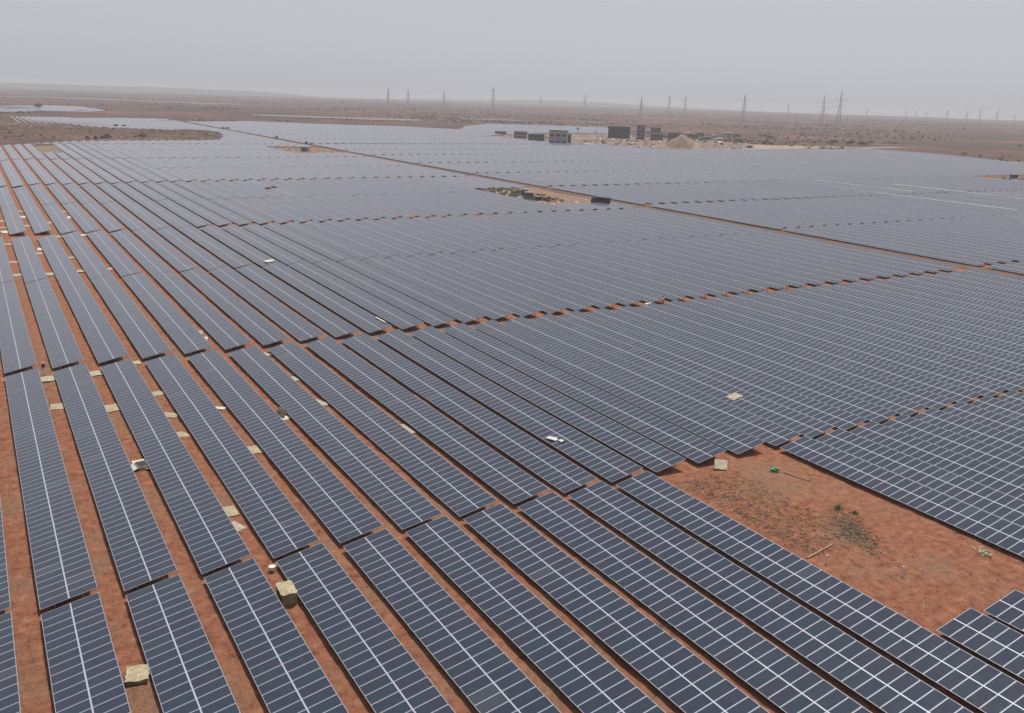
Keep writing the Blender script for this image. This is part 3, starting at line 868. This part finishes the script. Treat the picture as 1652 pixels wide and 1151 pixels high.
# ------------------------------------------------------------------ people
def person(loc, rz, label, shirt, legs, cap, seed=0):
    bm = bmesh.new(); V_ = {}; rad = {}
    def v(n, co_, r): V_[n] = bm.verts.new(co_); rad[n] = r
    v('pel', (0, 0, .95), .14); v('wa', (0, 0, 1.12), .125); v('ch', (0, .0, 1.33), .155); v('nk', (0, 0, 1.47), .06); v('hd', (0, .015, 1.60), .095); v('tp', (0, .01, 1.70), .08)
    E_ = [('pel', 'wa'), ('wa', 'ch'), ('ch', 'nk'), ('nk', 'hd'), ('hd', 'tp')]
    for s, n in ((-1, 'l'), (1, 'r')):
        v('sh'+n, (s*.18, 0, 1.40), .07); v('el'+n, (s*.24, -.02, 1.13), .048); v('wr'+n, (s*.25, .09, .90), .032); v('pa'+n, (s*.25, .12, .83), .034)
        v('hi'+n, (s*.10, 0, .88), .11); v('kn'+n, (s*.12, .02+.04*s, .49), .066); v('an'+n, (s*.13, 0+.10*s, .09), .045); v('to'+n, (s*.14, .16+.10*s, .035), .04)
        E_ += [('ch', 'sh'+n), ('sh'+n, 'el'+n), ('el'+n, 'wr'+n), ('wr'+n, 'pa'+n), ('pel', 'hi'+n), ('hi'+n, 'kn'+n), ('kn'+n, 'an'+n), ('an'+n, 'to'+n)]
        for q in range(5):
            dx = (q-2)*.017
            v('f%d%s' % (q, n), (s*.25+dx, .13+(.02 if q == 0 else 0), .80), .011); v('g%d%s' % (q, n), (s*.25+dx*1.3, .15, .75+(.03 if q in (0, 4) else 0)), .009)
            E_ += [('pa'+n, 'f%d%s' % (q, n)), ('f%d%s' % (q, n), 'g%d%s' % (q, n))]
    for a, b in E_: bm.edges.new((V_[a], V_[b]))
    names = list(V_); me = bpy.data.meshes.new('tmp'); bm.verts.index_update()
    order_ = {V_[n].index: n for n in names}
    bm.to_mesh(me); bm.free()
    o = link(bpy.data.objects.new('tmp', me))
    sk = o.modifiers.new('s', 'SKIN'); sb = o.modifiers.new('b', 'SUBSURF'); sb.levels = 1; sb.render_levels = 1
    if not me.skin_vertices:
        bpy.context.view_layer.objects.active = o
    for i in range(len(me.vertices)):
        r_ = rad[order_[i]]; me.skin_vertices[0].data[i].radius = (r_, r_*.85); me.skin_vertices[0].data[i].use_root = (order_[i] == 'pel')
    dg = bpy.context.evaluated_depsgraph_get(); dg.update()
    m2 = bpy.data.meshes.new_from_object(o.evaluated_get(dg)); bpy.data.objects.remove(o)
    m2.name = 'person'
    m2.materials.clear()
    for m in (M['skin'], shirt, legs, M['dark']): m2.materials.append(m)
    for p in m2.polygons:
        c_ = p.center; p.use_smooth = True
        if c_.z > 1.47: k_ = 0
        elif c_.z > .97 and (abs(c_.x) < .2 or c_.z > 1.15): k_ = 1
        elif abs(c_.x) > .2 and c_.z > .7: k_ = 0
        elif c_.z > .10: k_ = 2
        else: k_ = 3
        p.material_index = k_
    o = link(bpy.data.objects.new('person', m2)); o.location = (loc[0], loc[1], gz(*loc)+.01); o.rotation_euler.z = rz
    tag(o, label, 'person', 'workers among the solar rows')
    # head details: hair or cap, ears and nose as one small mesh each
    h = blob('cap' if cap else 'hair', M['cloth_white'] if cap else M['hair'], .112, (.95, 1.08, .72), 2, .05, o, seed); h.location = (0, -.005, 1.70)
    mb = MB(); mb.bar((0, .09, 1.62), (0, .125, 1.59), .012, 0, 5)
    for s in (-1, 1): mb.box(s*.088-.01, s*.088+.01, -.01, .02, 1.58, 1.64, 0)
    mb.box(-.028, .028, .094, .102, 1.545, 1.555, 1)
    for s in (-1, 1): mb.box(s*.035-.012, s*.035+.012, .088, .1, 1.628, 1.64, 1)
    mb.build('face', [M['skin'], M['dark']], o)
    return o
person((5.12, 126.7), math.radians(205), 'worker in white cap, navy shirt and white trousers at the left gap', M['navy'], M['cloth_white'], True, 1)
person((108.3, 127.9), math.radians(170), 'worker in a white shirt standing in the far cross gap among the tables', M['cloth_white'], M['navy'], False, 2)

# ------------------------------------------------------------------ truck and inverter station on the clearing
def wheel(parent, x, y, r, wdt):
    mb = MB(); mb.bar((x-wdt/2, y, r), (x+wdt/2, y, r), r, 0, 14); t_ = mb.build('wheel', M['rubber'], parent)
    mb = MB(); mb.bar((x-wdt/2-.01, y, r), (x+wdt/2+.01, y, r), r*.5, 0, 10); mb.build('rim', M['steel'], t_)
c = empty('truck', (194.0, 268.0, gz(194, 268)+.1), math.radians(28))
tag(c, 'dark truck parked on the clearing beside the dirt road', 'truck')
mb = MB(); mb.box(-1.2, 1.2, -3.6, 1.3, 1.0, 2.9, 0)
for q in range(9): mb.box(-1.24, 1.24, -3.5+q*.58, -3.42+q*.58, 1.0, 2.9, 0)
mb.build('cargo_body', M['dark'], c)
mb = MB(); mb.box(-1.1, 1.1, 1.5, 3.2, .8, 1.75, 0)
mb.poly([(-1.1, 1.5, 1.75), (1.1, 1.5, 1.75), (1.1, 1.6, 2.7), (-1.1, 1.6, 2.7)][::-1]); mb.quad((-1.1, 1.6, 2.7), (1.1, 1.6, 2.7), (1.1, 2.7, 2.7), (-1.1, 2.7, 2.7))
mb.quad((-1.1, 1.5, 1.75), (-1.1, 1.6, 2.7), (-1.1, 2.7, 2.7), (-1.1, 3.1, 1.75)); mb.quad((1.1, 3.1, 1.75), (1.1, 2.7, 2.7), (1.1, 1.6, 2.7), (1.1, 1.5, 1.75)); mb.quad((-1.1, 2.7, 2.7), (1.1, 2.7, 2.7), (1.1, 3.1, 1.75), (-1.1, 3.1, 1.75))
cb_ = mb.build('cab', M['darkroof'], c)
mb = MB(); mb.quad((-.95, 3.03, 1.85), (.95, 3.03, 1.85), (.95, 2.75, 2.6), (-.95, 2.75, 2.6)); mb.build('windscreen', M['window'], cb_).location = (0, .02, 0)
mb = MB(); mb.box(-.9, .9, -3.5, 3.1, .7, .95, 0); mb.build('chassis', M['dark'], c)
for y in (-2.7, -1.5, 2.3):
    for x in (-1.0, 1.0): wheel(c, x, y, .5, .3)
mb = MB(); mb.box(-1.0, -.7, 3.2, 3.26, .9, 1.1); mb.build('headlight', M['white'], c)
mb = MB(); mb.box(.7, 1.0, 3.2, 3.26, .9, 1.1); mb.build('headlight', M['white'], c)

def cabinet(name, loc, rz, w_, d_, h_, mat, label, group='equipment housings on the clearing', cat='equipment cabin', louv=True):
    c = empty(name, (loc[0], loc[1], gz(*loc)+.1), rz); tag(c, label, cat, group)
    mb = MB(); mb.box(-w_/2, w_/2, -d_/2, d_/2, .25, h_); mb.build('housing', mat, c)
    mb = MB(); mb.box(-w_/2-.15, w_/2+.15, -d_/2-.15, d_/2+.15, 0, .25); mb.build('plinth', M['grey'], c)
    mb = MB(); mb.box(-w_/2-.12, w_/2+.12, -d_/2-.12, d_/2+.12, h_, h_+.12); mb.build('roof', M['offwhite'] if mat is not M['offwhite'] else M['grey'], c)
    mb = MB(); mb.box(-w_*.3, w_*.05, -d_/2-.03, -d_/2, .3, h_*.85); mb.build('door', M['darkroof'], c)
    if louv:
        mb = MB()
        for q in range(5): mb.box(w_*.12, w_*.4, -d_/2-.04, -d_/2, .6+q*.25, .72+q*.25)
        mb.build('louvre', M['dark'], c)
    return c
cabinet('inverter_cabin', (178.9, 292.5), -.5, 3.0, 2.2, 2.4, M['greenwall'], 'grey green equipment cabin standing in the rubble left of the truck')
cabinet('inverter_cabin', (183.5, 303.5), -.5, 3.0, 2.4, 2.4, M['grey'], 'smaller grey equipment cabin at the back of the clearing')
cabinet('transformer_box', (179.3, 286.2), -.5, 2.0, 1.5, 1.5, M['dark'], 'low dark transformer box in front of the cabins')
cabinet('transformer_box', (181.3, 285.2), -.5, 1.3, 1.3, 1.3, M['dark'], 'second dark transformer box, right of the low one', louv=False)
cabinet('inverter_cabin', (181.0, 565.0), -.5, 5, 3.0, 3.0, M['grey'], 'grey cabin on the far clearing beside the road')
cabinet('inverter_cabin', (517.0, 312.0), -.6, 3.6, 2.6, 2.6, M['darkroof'], 'dark cabin on the rocky strip at the right edge')

def rocks(name, n, fx, smin, smax, label, mats, flat=.6):
    mb = MB()
    for q in range(n):
        x, y = fx(); s = rand.uniform(smin, smax); z = gz(x, y)-.1*s
        ring = [[(x+s*rr_*math.cos(t_+a0)*rand.uniform(.8, 1.2), y+s*rr_*math.sin(t_+a0)*rand.uniform(.8, 1.2), z+hh*s*flat) for t_ in (0, 1.05, 2.1, 3.14, 4.2, 5.2)] for rr_, hh, a0 in ((1, 0, 0), (.85, .6, .3), (.35, 1.0, .5))]
        m_ = rand.randrange(len(mats))
        for a in range(2):
            for i in range(6): mb.quad(ring[a][i], ring[a][(i+1) % 6], ring[a+1][(i+1) % 6], ring[a+1][i], m_)
        mb.poly(ring[2], m_)
    o = mb.build(name, mats); tag(o, label, 'rocks', None, 'stuff'); return o
rocks('rubble', 420, lambda: (rand.uniform(172.5, 186), rand.uniform(280, 326)) if rand.random() < .7 else (rand.uniform(173, 200), rand.uniform(270, 326)), .15, .7, 'grey rubble and stones heaped over the clearing', [M['rock'], M['grey'], M['rubble'], M['white'], M['straw']])
rocks('rubble', 160, lambda: (rand.uniform(496, 558), 297+rand.random()*28), .4, 1.6, 'dark rocky rubble strip among tables at the right edge', [M['grey'], M['rubble'], M['darkroof']])
rocks('rubble', 220, lambda: (rand.uniform(169, 200), rand.uniform(545, 604)), .3, 1.2, 'rubble on the far clearing left of the road', [M['grey'], M['rubble'], M['soil'], M['straw']])
def berm_xy():
    while True:
        x = rand.uniform(-20, 184); y = rand.uniform(690, 955)
        lo = np.interp(x, [-20, 44, 91, 148, 171, 186], [625, 655, 681, 692, 745, 815]); hi = np.interp(x, [-20, 39, 76, 104, 131, 162, 186], [960, 955, 940, 868, 850, 822, 815])
        if lo < y < hi: return x, y
rocks('spoil_heaps', 420, berm_xy, .4, 1.7, 'heaps of spoil and boulders on the rough ground between the arrays', [M['soil'], M['soil'], M['rubble'], M['rock'], M['soil'], M['tan']], .6)

# ------------------------------------------------------------------ buildings of the far yard
def building(name, loc, rz, w_, d_, floors, mat, label, roofm, fh=3.4, nwin=6, parapet=True, colw=False, group='buildings of the distant site yard'):
    z0 = gz(*loc)-.3
    c = empty(name, (loc[0], loc[1], z0), rz); tag(c, label, 'building', group)
    H_ = floors*fh+.3
    mb = MB(); mb.box(-w_/2, w_/2, -d_/2, d_/2, 0, H_)
    for f_ in range(1, floors+1): mb.box(-w_/2-.15, w_/2+.15, -d_/2-.15, d_/2+.15, f_*fh-.12, f_*fh+.12)
    mb.build('wall', mat, c)
    mb = MB(); mb.box(-w_/2-.3, w_/2+.3, -d_/2-.3, d_/2+.3, H_, H_+.3)
    if parapet:
        for a in ((-w_/2-.3, w_/2+.3, -d_/2-.3, -d_/2-.1), (-w_/2-.3, w_/2+.3, d_/2+.1, d_/2+.3), (-w_/2-.3, -w_/2-.1, -d_/2-.1, d_/2+.1), (w_/2+.1, w_/2+.3, -d_/2-.1, d_/2+.1)): mb.box(*a, H_+.3, H_+1.0)
    mb.build('roof', roofm, c)
    for f_ in range(floors):
        for q in range(nwin):
            xx = -w_/2+(q+.5)*w_/nwin; ww = w_/nwin*.33
            mb = MB(); mb.box(xx-ww, xx+ww, -d_/2-.05, -d_/2, f_*fh+1.0, f_*fh+2.6); mb.build('window', M['window'], c)
    mb = MB(); mb.box(-w_*.05, w_*.05, -d_/2-.08, -d_/2-.0, 0, 2.3); mb.build('door', M['darkroof'], c)
    if colw:
        mb = MB()
        for q in range(nwin+1):
            xx = -w_/2+q*w_/nwin; mb.box(xx-.2, xx+.2, -d_/2-1.8, -d_/2-1.4, 0, H_)
        mb.box(-w_/2-.2, w_/2+.2, -d_/2-1.8, -d_/2-.31, H_, H_+.25); mb.build('column', M['grey'], c)
    return c
RZ = -math.radians(37)
building('site_building', (569, 760), RZ, 22, 9, 3, M['darkroof'], 'long dark three-storey block at the left of the far yard', M['darkroof'], 3.6, 7)
building('site_building', (582.5, 742), RZ, 8, 9, 4, M['mauve'], 'tall mauve concrete tower beside the long dark block', M['mauve'], 3.3, 2)
building('site_building', (594, 733), RZ, 9.5, 9, 3, M['mauve'], 'mauve block with a dark roof right of the concrete tower', M['darkroof'], 3.7, 3)
building('site_building', (586.5, 721.5), RZ, 12, 7, 2, M['greenwall'], 'grey green low block in front of the mauve one', M['grey'], 3.2, 4)
building('site_building', (601.5, 712.5), RZ, 12, 7, 2, M['greenwall'], 'grey green block at the right end with pale roof patch', M['greenwall'], 3.6, 4)
building('site_shed', (606, 704), RZ, 6, 4, 1, M['white'], 'small white shed before the grey green blocks', M['white'], 2.8, 2, False)
building('site_building', (467, 822), RZ-.1, 10.5, 6, 1, M['grey'], 'grey single-storey shed farthest left in the yard', M['darkroof'], 3.2, 4, False)
building('site_building', (447, 749), RZ-.05, 11.5, 7, 2, M['grey'], 'grey two-storey hut with dark roof band, second from left', M['darkroof'], 3.2, 4, False)
building('site_building', (437, 705), RZ, 14, 7, 2, M['greenwall'], 'grey green office block left of the pale hall', M['grey'], 3.0, 5, False)
building('site_hall', (433, 663), RZ, 15.5, 9, 2, M['offwhite'], 'pale high hall with a flat roof in the yard', M['offwhite'], 5.6, 3, False)
building('site_building', (450, 672), RZ, 3, 4, 2, M['darkroof'], 'narrow dark stair block right of the pale hall', M['darkroof'], 3.6, 1, False)
for q, (x, y, w_, m, lab) in enumerate([(736, 850, 9, 'white', 'white roofed house in the far hamlet, leftmost of its houses'), (758, 851, 8, 'grey', 'grey house next to the leftmost white hamlet house'), (809, 858, 12, 'white', 'widest white house at the right of the hamlet'),
        (779, 811, 7, 'mauve', 'dull brown house before the widest white one'), (676, 748, 7, 'offwhite', 'pale house right behind the sand heap'), (660, 712, 8, 'white', 'white hut at the right foot of the sand heap'), (690, 716, 7, 'grey', 'grey hut at the right of the white hut'),
        (700, 800, 8, 'mauve', 'brown house in the middle of the hamlet'), (725, 790, 6, 'white', 'small white house in the middle of the hamlet'), (640, 770, 7, 'offwhite', 'pale house behind the dark-roofed block'), (820, 800, 7, 'grey', 'grey house at the far right of the hamlet')]):
    building('house', (x, y), RZ+rand.uniform(-.4, .4), w_, 6, 1, M[m], lab, M['white'] if m == 'white' else M['darkroof'] if q % 2 else M['grey'], 3.0, 3, False, group='houses of the hamlet beyond the yard')
def yard_xy():
    while True:
        x, y = rand.uniform(395, 655), rand.uniform(575, 850)
        for lo, hi in spans([(395, 757), (432, 765), (430, 703), (458, 642), (478, 574), (560, 578), (640, 640), (655, 700), (640, 850), (527, 850), (442, 785)], x):
            if lo < y < hi: return x, y
rocks('site_clutter', 520, yard_xy, .4, 2.2, 'stacked materials, spoil and litter spread over the distant yard', [M['grey'], M['soil'], M['white'], M['darkroof'], M['rubble'], M['mauve'], M['soil']], .7)
# sand heap
bm = bmesh.new(); n_ = 26
for i in range(n_+1):
    for j in range(n_+1):
        u, v_ = i/n_*2-1, j/n_*2-1; x, y = u*19, v_*15; r_ = math.hypot(u*1.0, v_)
        z = max(0, 1-r_*1.45)**1.0*11.0+max(0, 1-math.hypot(u-.55, v_)*1.5)*4.5+max(0, 1-math.hypot(u+.45, v_+.1)*1.7)*3.5
        if z > .05: z += float(vnoise(x/2.2, y/2.2, 31))*.9
        bm.verts.new((x, y, z-.4))
bm.verts.ensure_lookup_table()
for i in range(n_):
    for j in range(n_):
        a = i*(n_+1)+j; bm.faces.new([bm.verts[a], bm.verts[a+n_+1], bm.verts[a+n_+2], bm.verts[a+1]])
me = bpy.data.meshes.new('sand_heap'); bm.to_mesh(me); bm.free(); me.materials.append(M['sand'])
for p in me.polygons: p.use_smooth = True
o = link(bpy.data.objects.new('sand_heap', me)); o.location = (506, 591, gz(506, 591)); o.rotation_euler.z = RZ
tag(o, 'pale pointed sand heap at the edge of the panel field', 'sand heap')
# yellow excavator
def digger(loc, rz, label, s=1.0):
    c = empty('excavator', (loc[0], loc[1], gz(*loc)+.3), rz); c.scale = (s, s, s); tag(c, label, 'excavator')
    for x in (-1.1, 1.1):
        mb = MB(); mb.box(x-.3, x+.3, -2.0, 2.0, .15, .75); mb.bar((x-.3, -2, .45), (x+.3, -2, .45), .3, 0, 10); mb.bar((x-.3, 2, .45), (x+.3, 2, .45), .3, 0, 10); mb.build('track', M['rubber'], c)
    mb = MB(); mb.box(-1.3, 1.3, -2.2, 1.4, .95, 2.0); mb.box(-1.2, 1.2, -2.3, -.8, 2.0, 2.4); mb.build('body', M['yellow'], c)
    mb = MB(); mb.box(-1.25, -.2, -.3, 1.3, 2.0, 3.2); mb.build('cab', M['window'], c)
    mb = MB(); mb.bar((.2, 1.2, 1.6), (.2, 3.4, 4.4), .28, 0, 4); mb.bar((.2, 3.4, 4.4), (.2, 5.6, 2.6), .22, 0, 4); mb.build('boom', M['yellow'], c)
    mb = MB(); mb.box(-.4, .8, 5.2, 6.2, 1.4, 2.5); mb.build('bucket', M['dark'], c)
digger((481, 665), RZ+1.5, 'yellow excavator working in front of the long dark block', 1.05)
# small dark dumpers on the spoil ground
for q, (x, y, lab) in enumerate([(71, 699, 'leftmost dark tractor of the row on the spoil ground'), (76.5, 699, 'second dark tractor of the row on the spoil ground'), (81, 700, 'third dark tractor of the row on the spoil ground'), (85, 706, 'largest dark tractor, at the right end of the row')]):
    c = empty('tractor', (x, y, gz(x, y)+.1), RZ+rand.uniform(-.5, .5)); tag(c, lab, 'tractor', 'dark tractors on the spoil ground'); s = 1.3 if q == 3 else 1.0; c.scale = (s, s, s)
    mb = MB(); mb.box(-.5, .5, .1, 1.9, .8, 1.5); mb.build('bonnet', M['dark'], c)
    mb = MB(); mb.box(-.75, .75, -1.3, .1, .8, 2.5); mb.build('cab', M['darkroof'], c)
    for yy, r_ in ((-.8, .8), (1.4, .45)):
        for xx in (-.85, .85): wheel(c, xx, yy, r_, .35)
# lamp mast in the yard
c = empty('mast', (582.7, 853.9, gz(582.7, 853.9))); tag(c, 'thin mast with a box head behind the yard', 'mast')
mb = MB(); mb.bar((0, 0, 0), (0, 0, 6), .3, 0, 6); mb.build('pole', M['steel'], c)
mb = MB(); mb.box(-.8, .8, -.8, .8, 5, 7.4); mb.build('head', M['darkroof'], c)

# ------------------------------------------------------------------ pylons
def lattice(H_, w0, thick):
    mb = MB(); lv = [0, .16, .30, .43, .54, .64, .73, .82, .91, 1.0]
    def wd(t_): return w0*(1-t_)**1.2*.5+.5
    prev = None
    for i, t_ in enumerate(lv):
        a = wd(t_); z = t_*H_*.93
        c_ = [(-a, -a, z), (a, -a, z), (a, a, z), (-a, a, z)]
        if prev:
            for q in range(4):
                mb.bar(prev[q], c_[q], thick); mb.bar(prev[q], c_[(q+1) % 4], thick*.6); mb.bar(prev[(q+1) % 4], c_[q], thick*.6); mb.bar(c_[q], c_[(q+1) % 4], thick*.6)
        prev = c_
    for q in range(4): mb.bar(prev[q], (0, 0, H_), thick)
    return mb
def pylon(x, y, H_, arms, label, rz, thick):
    c = empty('pylon', (x, y, gz(x, y)-.5), rz); tag(c, label, 'pylon', 'transmission pylons along the horizon')
    lattice(H_, H_*.115, thick).build('lattice_tower', M['pylon'], c)
    for z_, hw in arms:
        z = z_*H_; mb = MB()
        for s in (-1, 1):
            for dy in (-.6, .6):
                mb.bar((s*.5, dy, z), (s*hw, 0, z+.3), thick*.8); mb.bar((s*.5, dy, z+H_*.035), (s*hw, 0, z+.3), thick*.6)
            mb.bar((s*hw, 0, z+.3), (s*hw, 0, z-2.2), thick*.9); mb.bar((s*hw*.55, .35, z), (s*hw*.55, .2, z+H_*.02), thick*.5)
        mb.build('cross_arm', M['pylon'], c)
std = [(.80, 10.5), (.66, 9.0), (.52, 7.0)]
PY = [(851, 2029, 51, 'slim pylon standing leftmost on the horizon'), (1096, 2468, 54, 'second pylon from the left on the horizon'), (1188, 2425, 52, 'third pylon from the left on the horizon'),
 (972*1.0, 1748, 58, 'fourth pylon from the left, thin and alone'), (2118, 3393, 56, 'faint small pylon left of the middle ridge top'), (1990, 2879, 58, 'faint pylon at the middle ridge top'),
 (1171, 1496, 48, 'pylon rising behind the concrete tower block'), (1917, 2308, 61, 'faint pylon just right of the one behind the tower block'), (1694, 1972, 60, 'pylon above the sand heap'),
 (1183, 1221, 56, 'clear pylon halfway between sand heap and the large pair'), (3271, 3091, 51, 'small faint pylon left of the large pair'), (1102, 973, 56, 'left one of the large pair of pylons'), (988, 845, 58, 'right and tallest one of the large pair of pylons'),
 (3494, 2836, 41, 'tiny pylon right of the large pair'), (3834, 2888, 40, 'tiny pylon, second right of the large pair'), (4021, 2972, 36, 'tiny pylon, third right of the large pair'), (4210, 3052, 31, 'tiny pylon, fourth right of the large pair'),
 (3445, 2402, 50, 'fifth pylon right of the large pair'), (3735, 2510, 43, 'sixth pylon right of the large pair'), (3345, 2193, 53, 'dark slim pylon, third from the right edge'), (3377, 2144, 52, 'pylon second from the right edge'), (4260, 2618, 39, 'last pylon at the right edge')]
for i, (x, y, H_, lab) in enumerate(PY):
    D_ = math.hypot(x, y); az_ = math.atan2(x, y)
    pylon(x, y, H_+.5, [(z, hw*(1.1 if i == 11 else .8)) for z, hw in std], lab, -az_+(.15 if i in (11, 12) else rand.uniform(.3, .9)), (.17 if D_ < 1800 else .11+D_/21000))

# ------------------------------------------------------------------ vegetation
def leafy(mb, c, rx, rz_, n, ls, r_, mi=0):
    for q in range(n):
        d = Vector((r_.gauss(0, 1), r_.gauss(0, 1), r_.gauss(0, 1))).normalized()*r_.random()**.4
        p = Vector(c)+Vector((d.x*rx, d.y*rx, d.z*rz_))
        a = Vector((r_.gauss(0, 1), r_.gauss(0, 1), r_.gauss(0, .6))).normalized()*ls*r_.uniform(.6, 1.3)
        b = a.cross(Vector((r_.gauss(0, 1), r_.gauss(0, 1), r_.gauss(0, 1)))).normalized()*ls*.6
        mb.quad(tuple(p-a), tuple(p-b), tuple(p+a), tuple(p+b), mi)
def tree(x, y, h_, rad_, label, seed, group='lone trees on the plain'):
    r_ = random.Random(seed); c = empty('tree', (x, y, gz(x, y)-.1)); tag(c, label, 'tree', group)
    mb = MB(); mb.bar((0, 0, 0), (.1, 0, h_*.45), rad_*.07, 0, 7, rad_*.045)
    tips = []
    for q in range(7):
        a = q*.9+r_.uniform(-.2, .2); e = (math.cos(a)*rad_*.6, math.sin(a)*rad_*.6, h_*r_.uniform(.6, .85)); tips.append(e)
        mb.bar((.1, 0, h_*.42), e, rad_*.04, 0, 5, rad_*.012)
    mb.build('trunk', M['bark'], c)
    mb = MB()
    for e in tips+[(0, 0, h_*.85)]: leafy(mb, e, rad_*.45, h_*.2, 130, rad_*.06, r_)
    mb.build('crown', M['scrubleaf'], c)
tree(91.2, 1482, 8, 6.5, 'broad dark tree on the pale field at the upper left', 1)
for q, (x, y, h_, rr_, lab) in enumerate([(113.8, 884, 3.0, 2.4, 'low dark tree on the spoil ridge, left one of two'), (118.5, 872, 2.8, 2.0, 'low dark tree on the spoil ridge, right one of two'), (107, 701, 4, 3.2, 'dark round tree right of the tractors'), (760, 618, 5, 4.5, 'dark tree at the far end of the tan track'),
        (745, 640, 6, 5, 'larger dark tree behind the tan track'), (572, 579, 3.5, 3, 'dark bush-like tree at the near side of the tan track'), (770, 640, 5, 4, 'dark tree right of the larger one behind the track')]):
    tree(x, y, h_, rr_, lab, q+5)
mb = MB(); r_ = random.Random(3); cnt = 0
while cnt < 5200:
    a = math.radians(r_.uniform(-4, 64)); D_ = 640*math.exp(r_.random()*2.15); x, y = math.sin(a)*D_, math.cos(a)*D_
    inside = False
    for P in REG+FAR:
        for lo, hi in spans(P, x):
            if lo-6 < y < hi+6: inside = True
    if inside or (x < 190 and 600 < y < 970) or (384 < x < 660 and 575 < y < 860 and r_.random() < .9): continue
    if vnoise(x/170, y/170, 44)+.5*vnoise(x/45, y/45, 45) < r_.uniform(0, .3): continue
    s = (.45+1.1*r_.random()**2.5)*(1+D_/6000); cnt += 1
    leafy(mb, (x, y, gz(x, y)+s*.5), s*1.3, s*.7, 9, s*.75, r_)
o = mb.build('scrub', M['scrubleaf']); tag(o, 'low dusty scrub dotted over the dry plain', 'scrub', None, 'stuff')
mb = MB()
for q in range(260):
    x, y = r_.uniform(620, 900), r_.uniform(650, 880)
    s = .7+1.5*r_.random()**2; leafy(mb, (x, y, gz(x, y)+s*.7), s*1.2, s*.8, 22, s*.4, r_)
o = mb.build('thicket', M['scrubleaf']); tag(o, 'dull green thicket of bushes around the hamlet', 'bushes', None, 'stuff')
mb = MB()
for q in range(130):
    x, y = r_.uniform(173, 188), r_.uniform(280, 325); s = r_.uniform(.5, 1.3); leafy(mb, (x, y, gz(x, y)+s*.6), s, s*.7, 40, s*.25, r_)
o = mb.build('thicket', M['drygreen']); tag(o, 'grey green dry brush heaped over the clearing', 'bushes', None, 'stuff')

# ------------------------------------------------------------------ haze
mb = MB(); mb.box(-6000, 14500, -700, 14500, -420, 64.0)
hz = mb.build('haze', []) if False else link(bpy.data.objects.new('haze', mb.mesh('haze', [])))
m = bpy.data.materials.new('haze_air'); m.use_nodes = True; nt = m.node_tree; nt.nodes.clear()
ho = N(nt, 'ShaderNodeOutputMaterial'); pv = N(nt, 'ShaderNodeVolumePrincipled')
pv.inputs['Color'].default_value = (.73, .755, .82, 1); pv.inputs['Density'].default_value = 0.00018; pv.inputs['Anisotropy'].default_value = .1
nt.links.new(pv.outputs[0], ho.inputs['Volume']); hz.data.materials.append(m)
hz.visible_shadow = True
tag(hz, 'thin dry haze over the whole plain', 'haze', None, 'stuff')
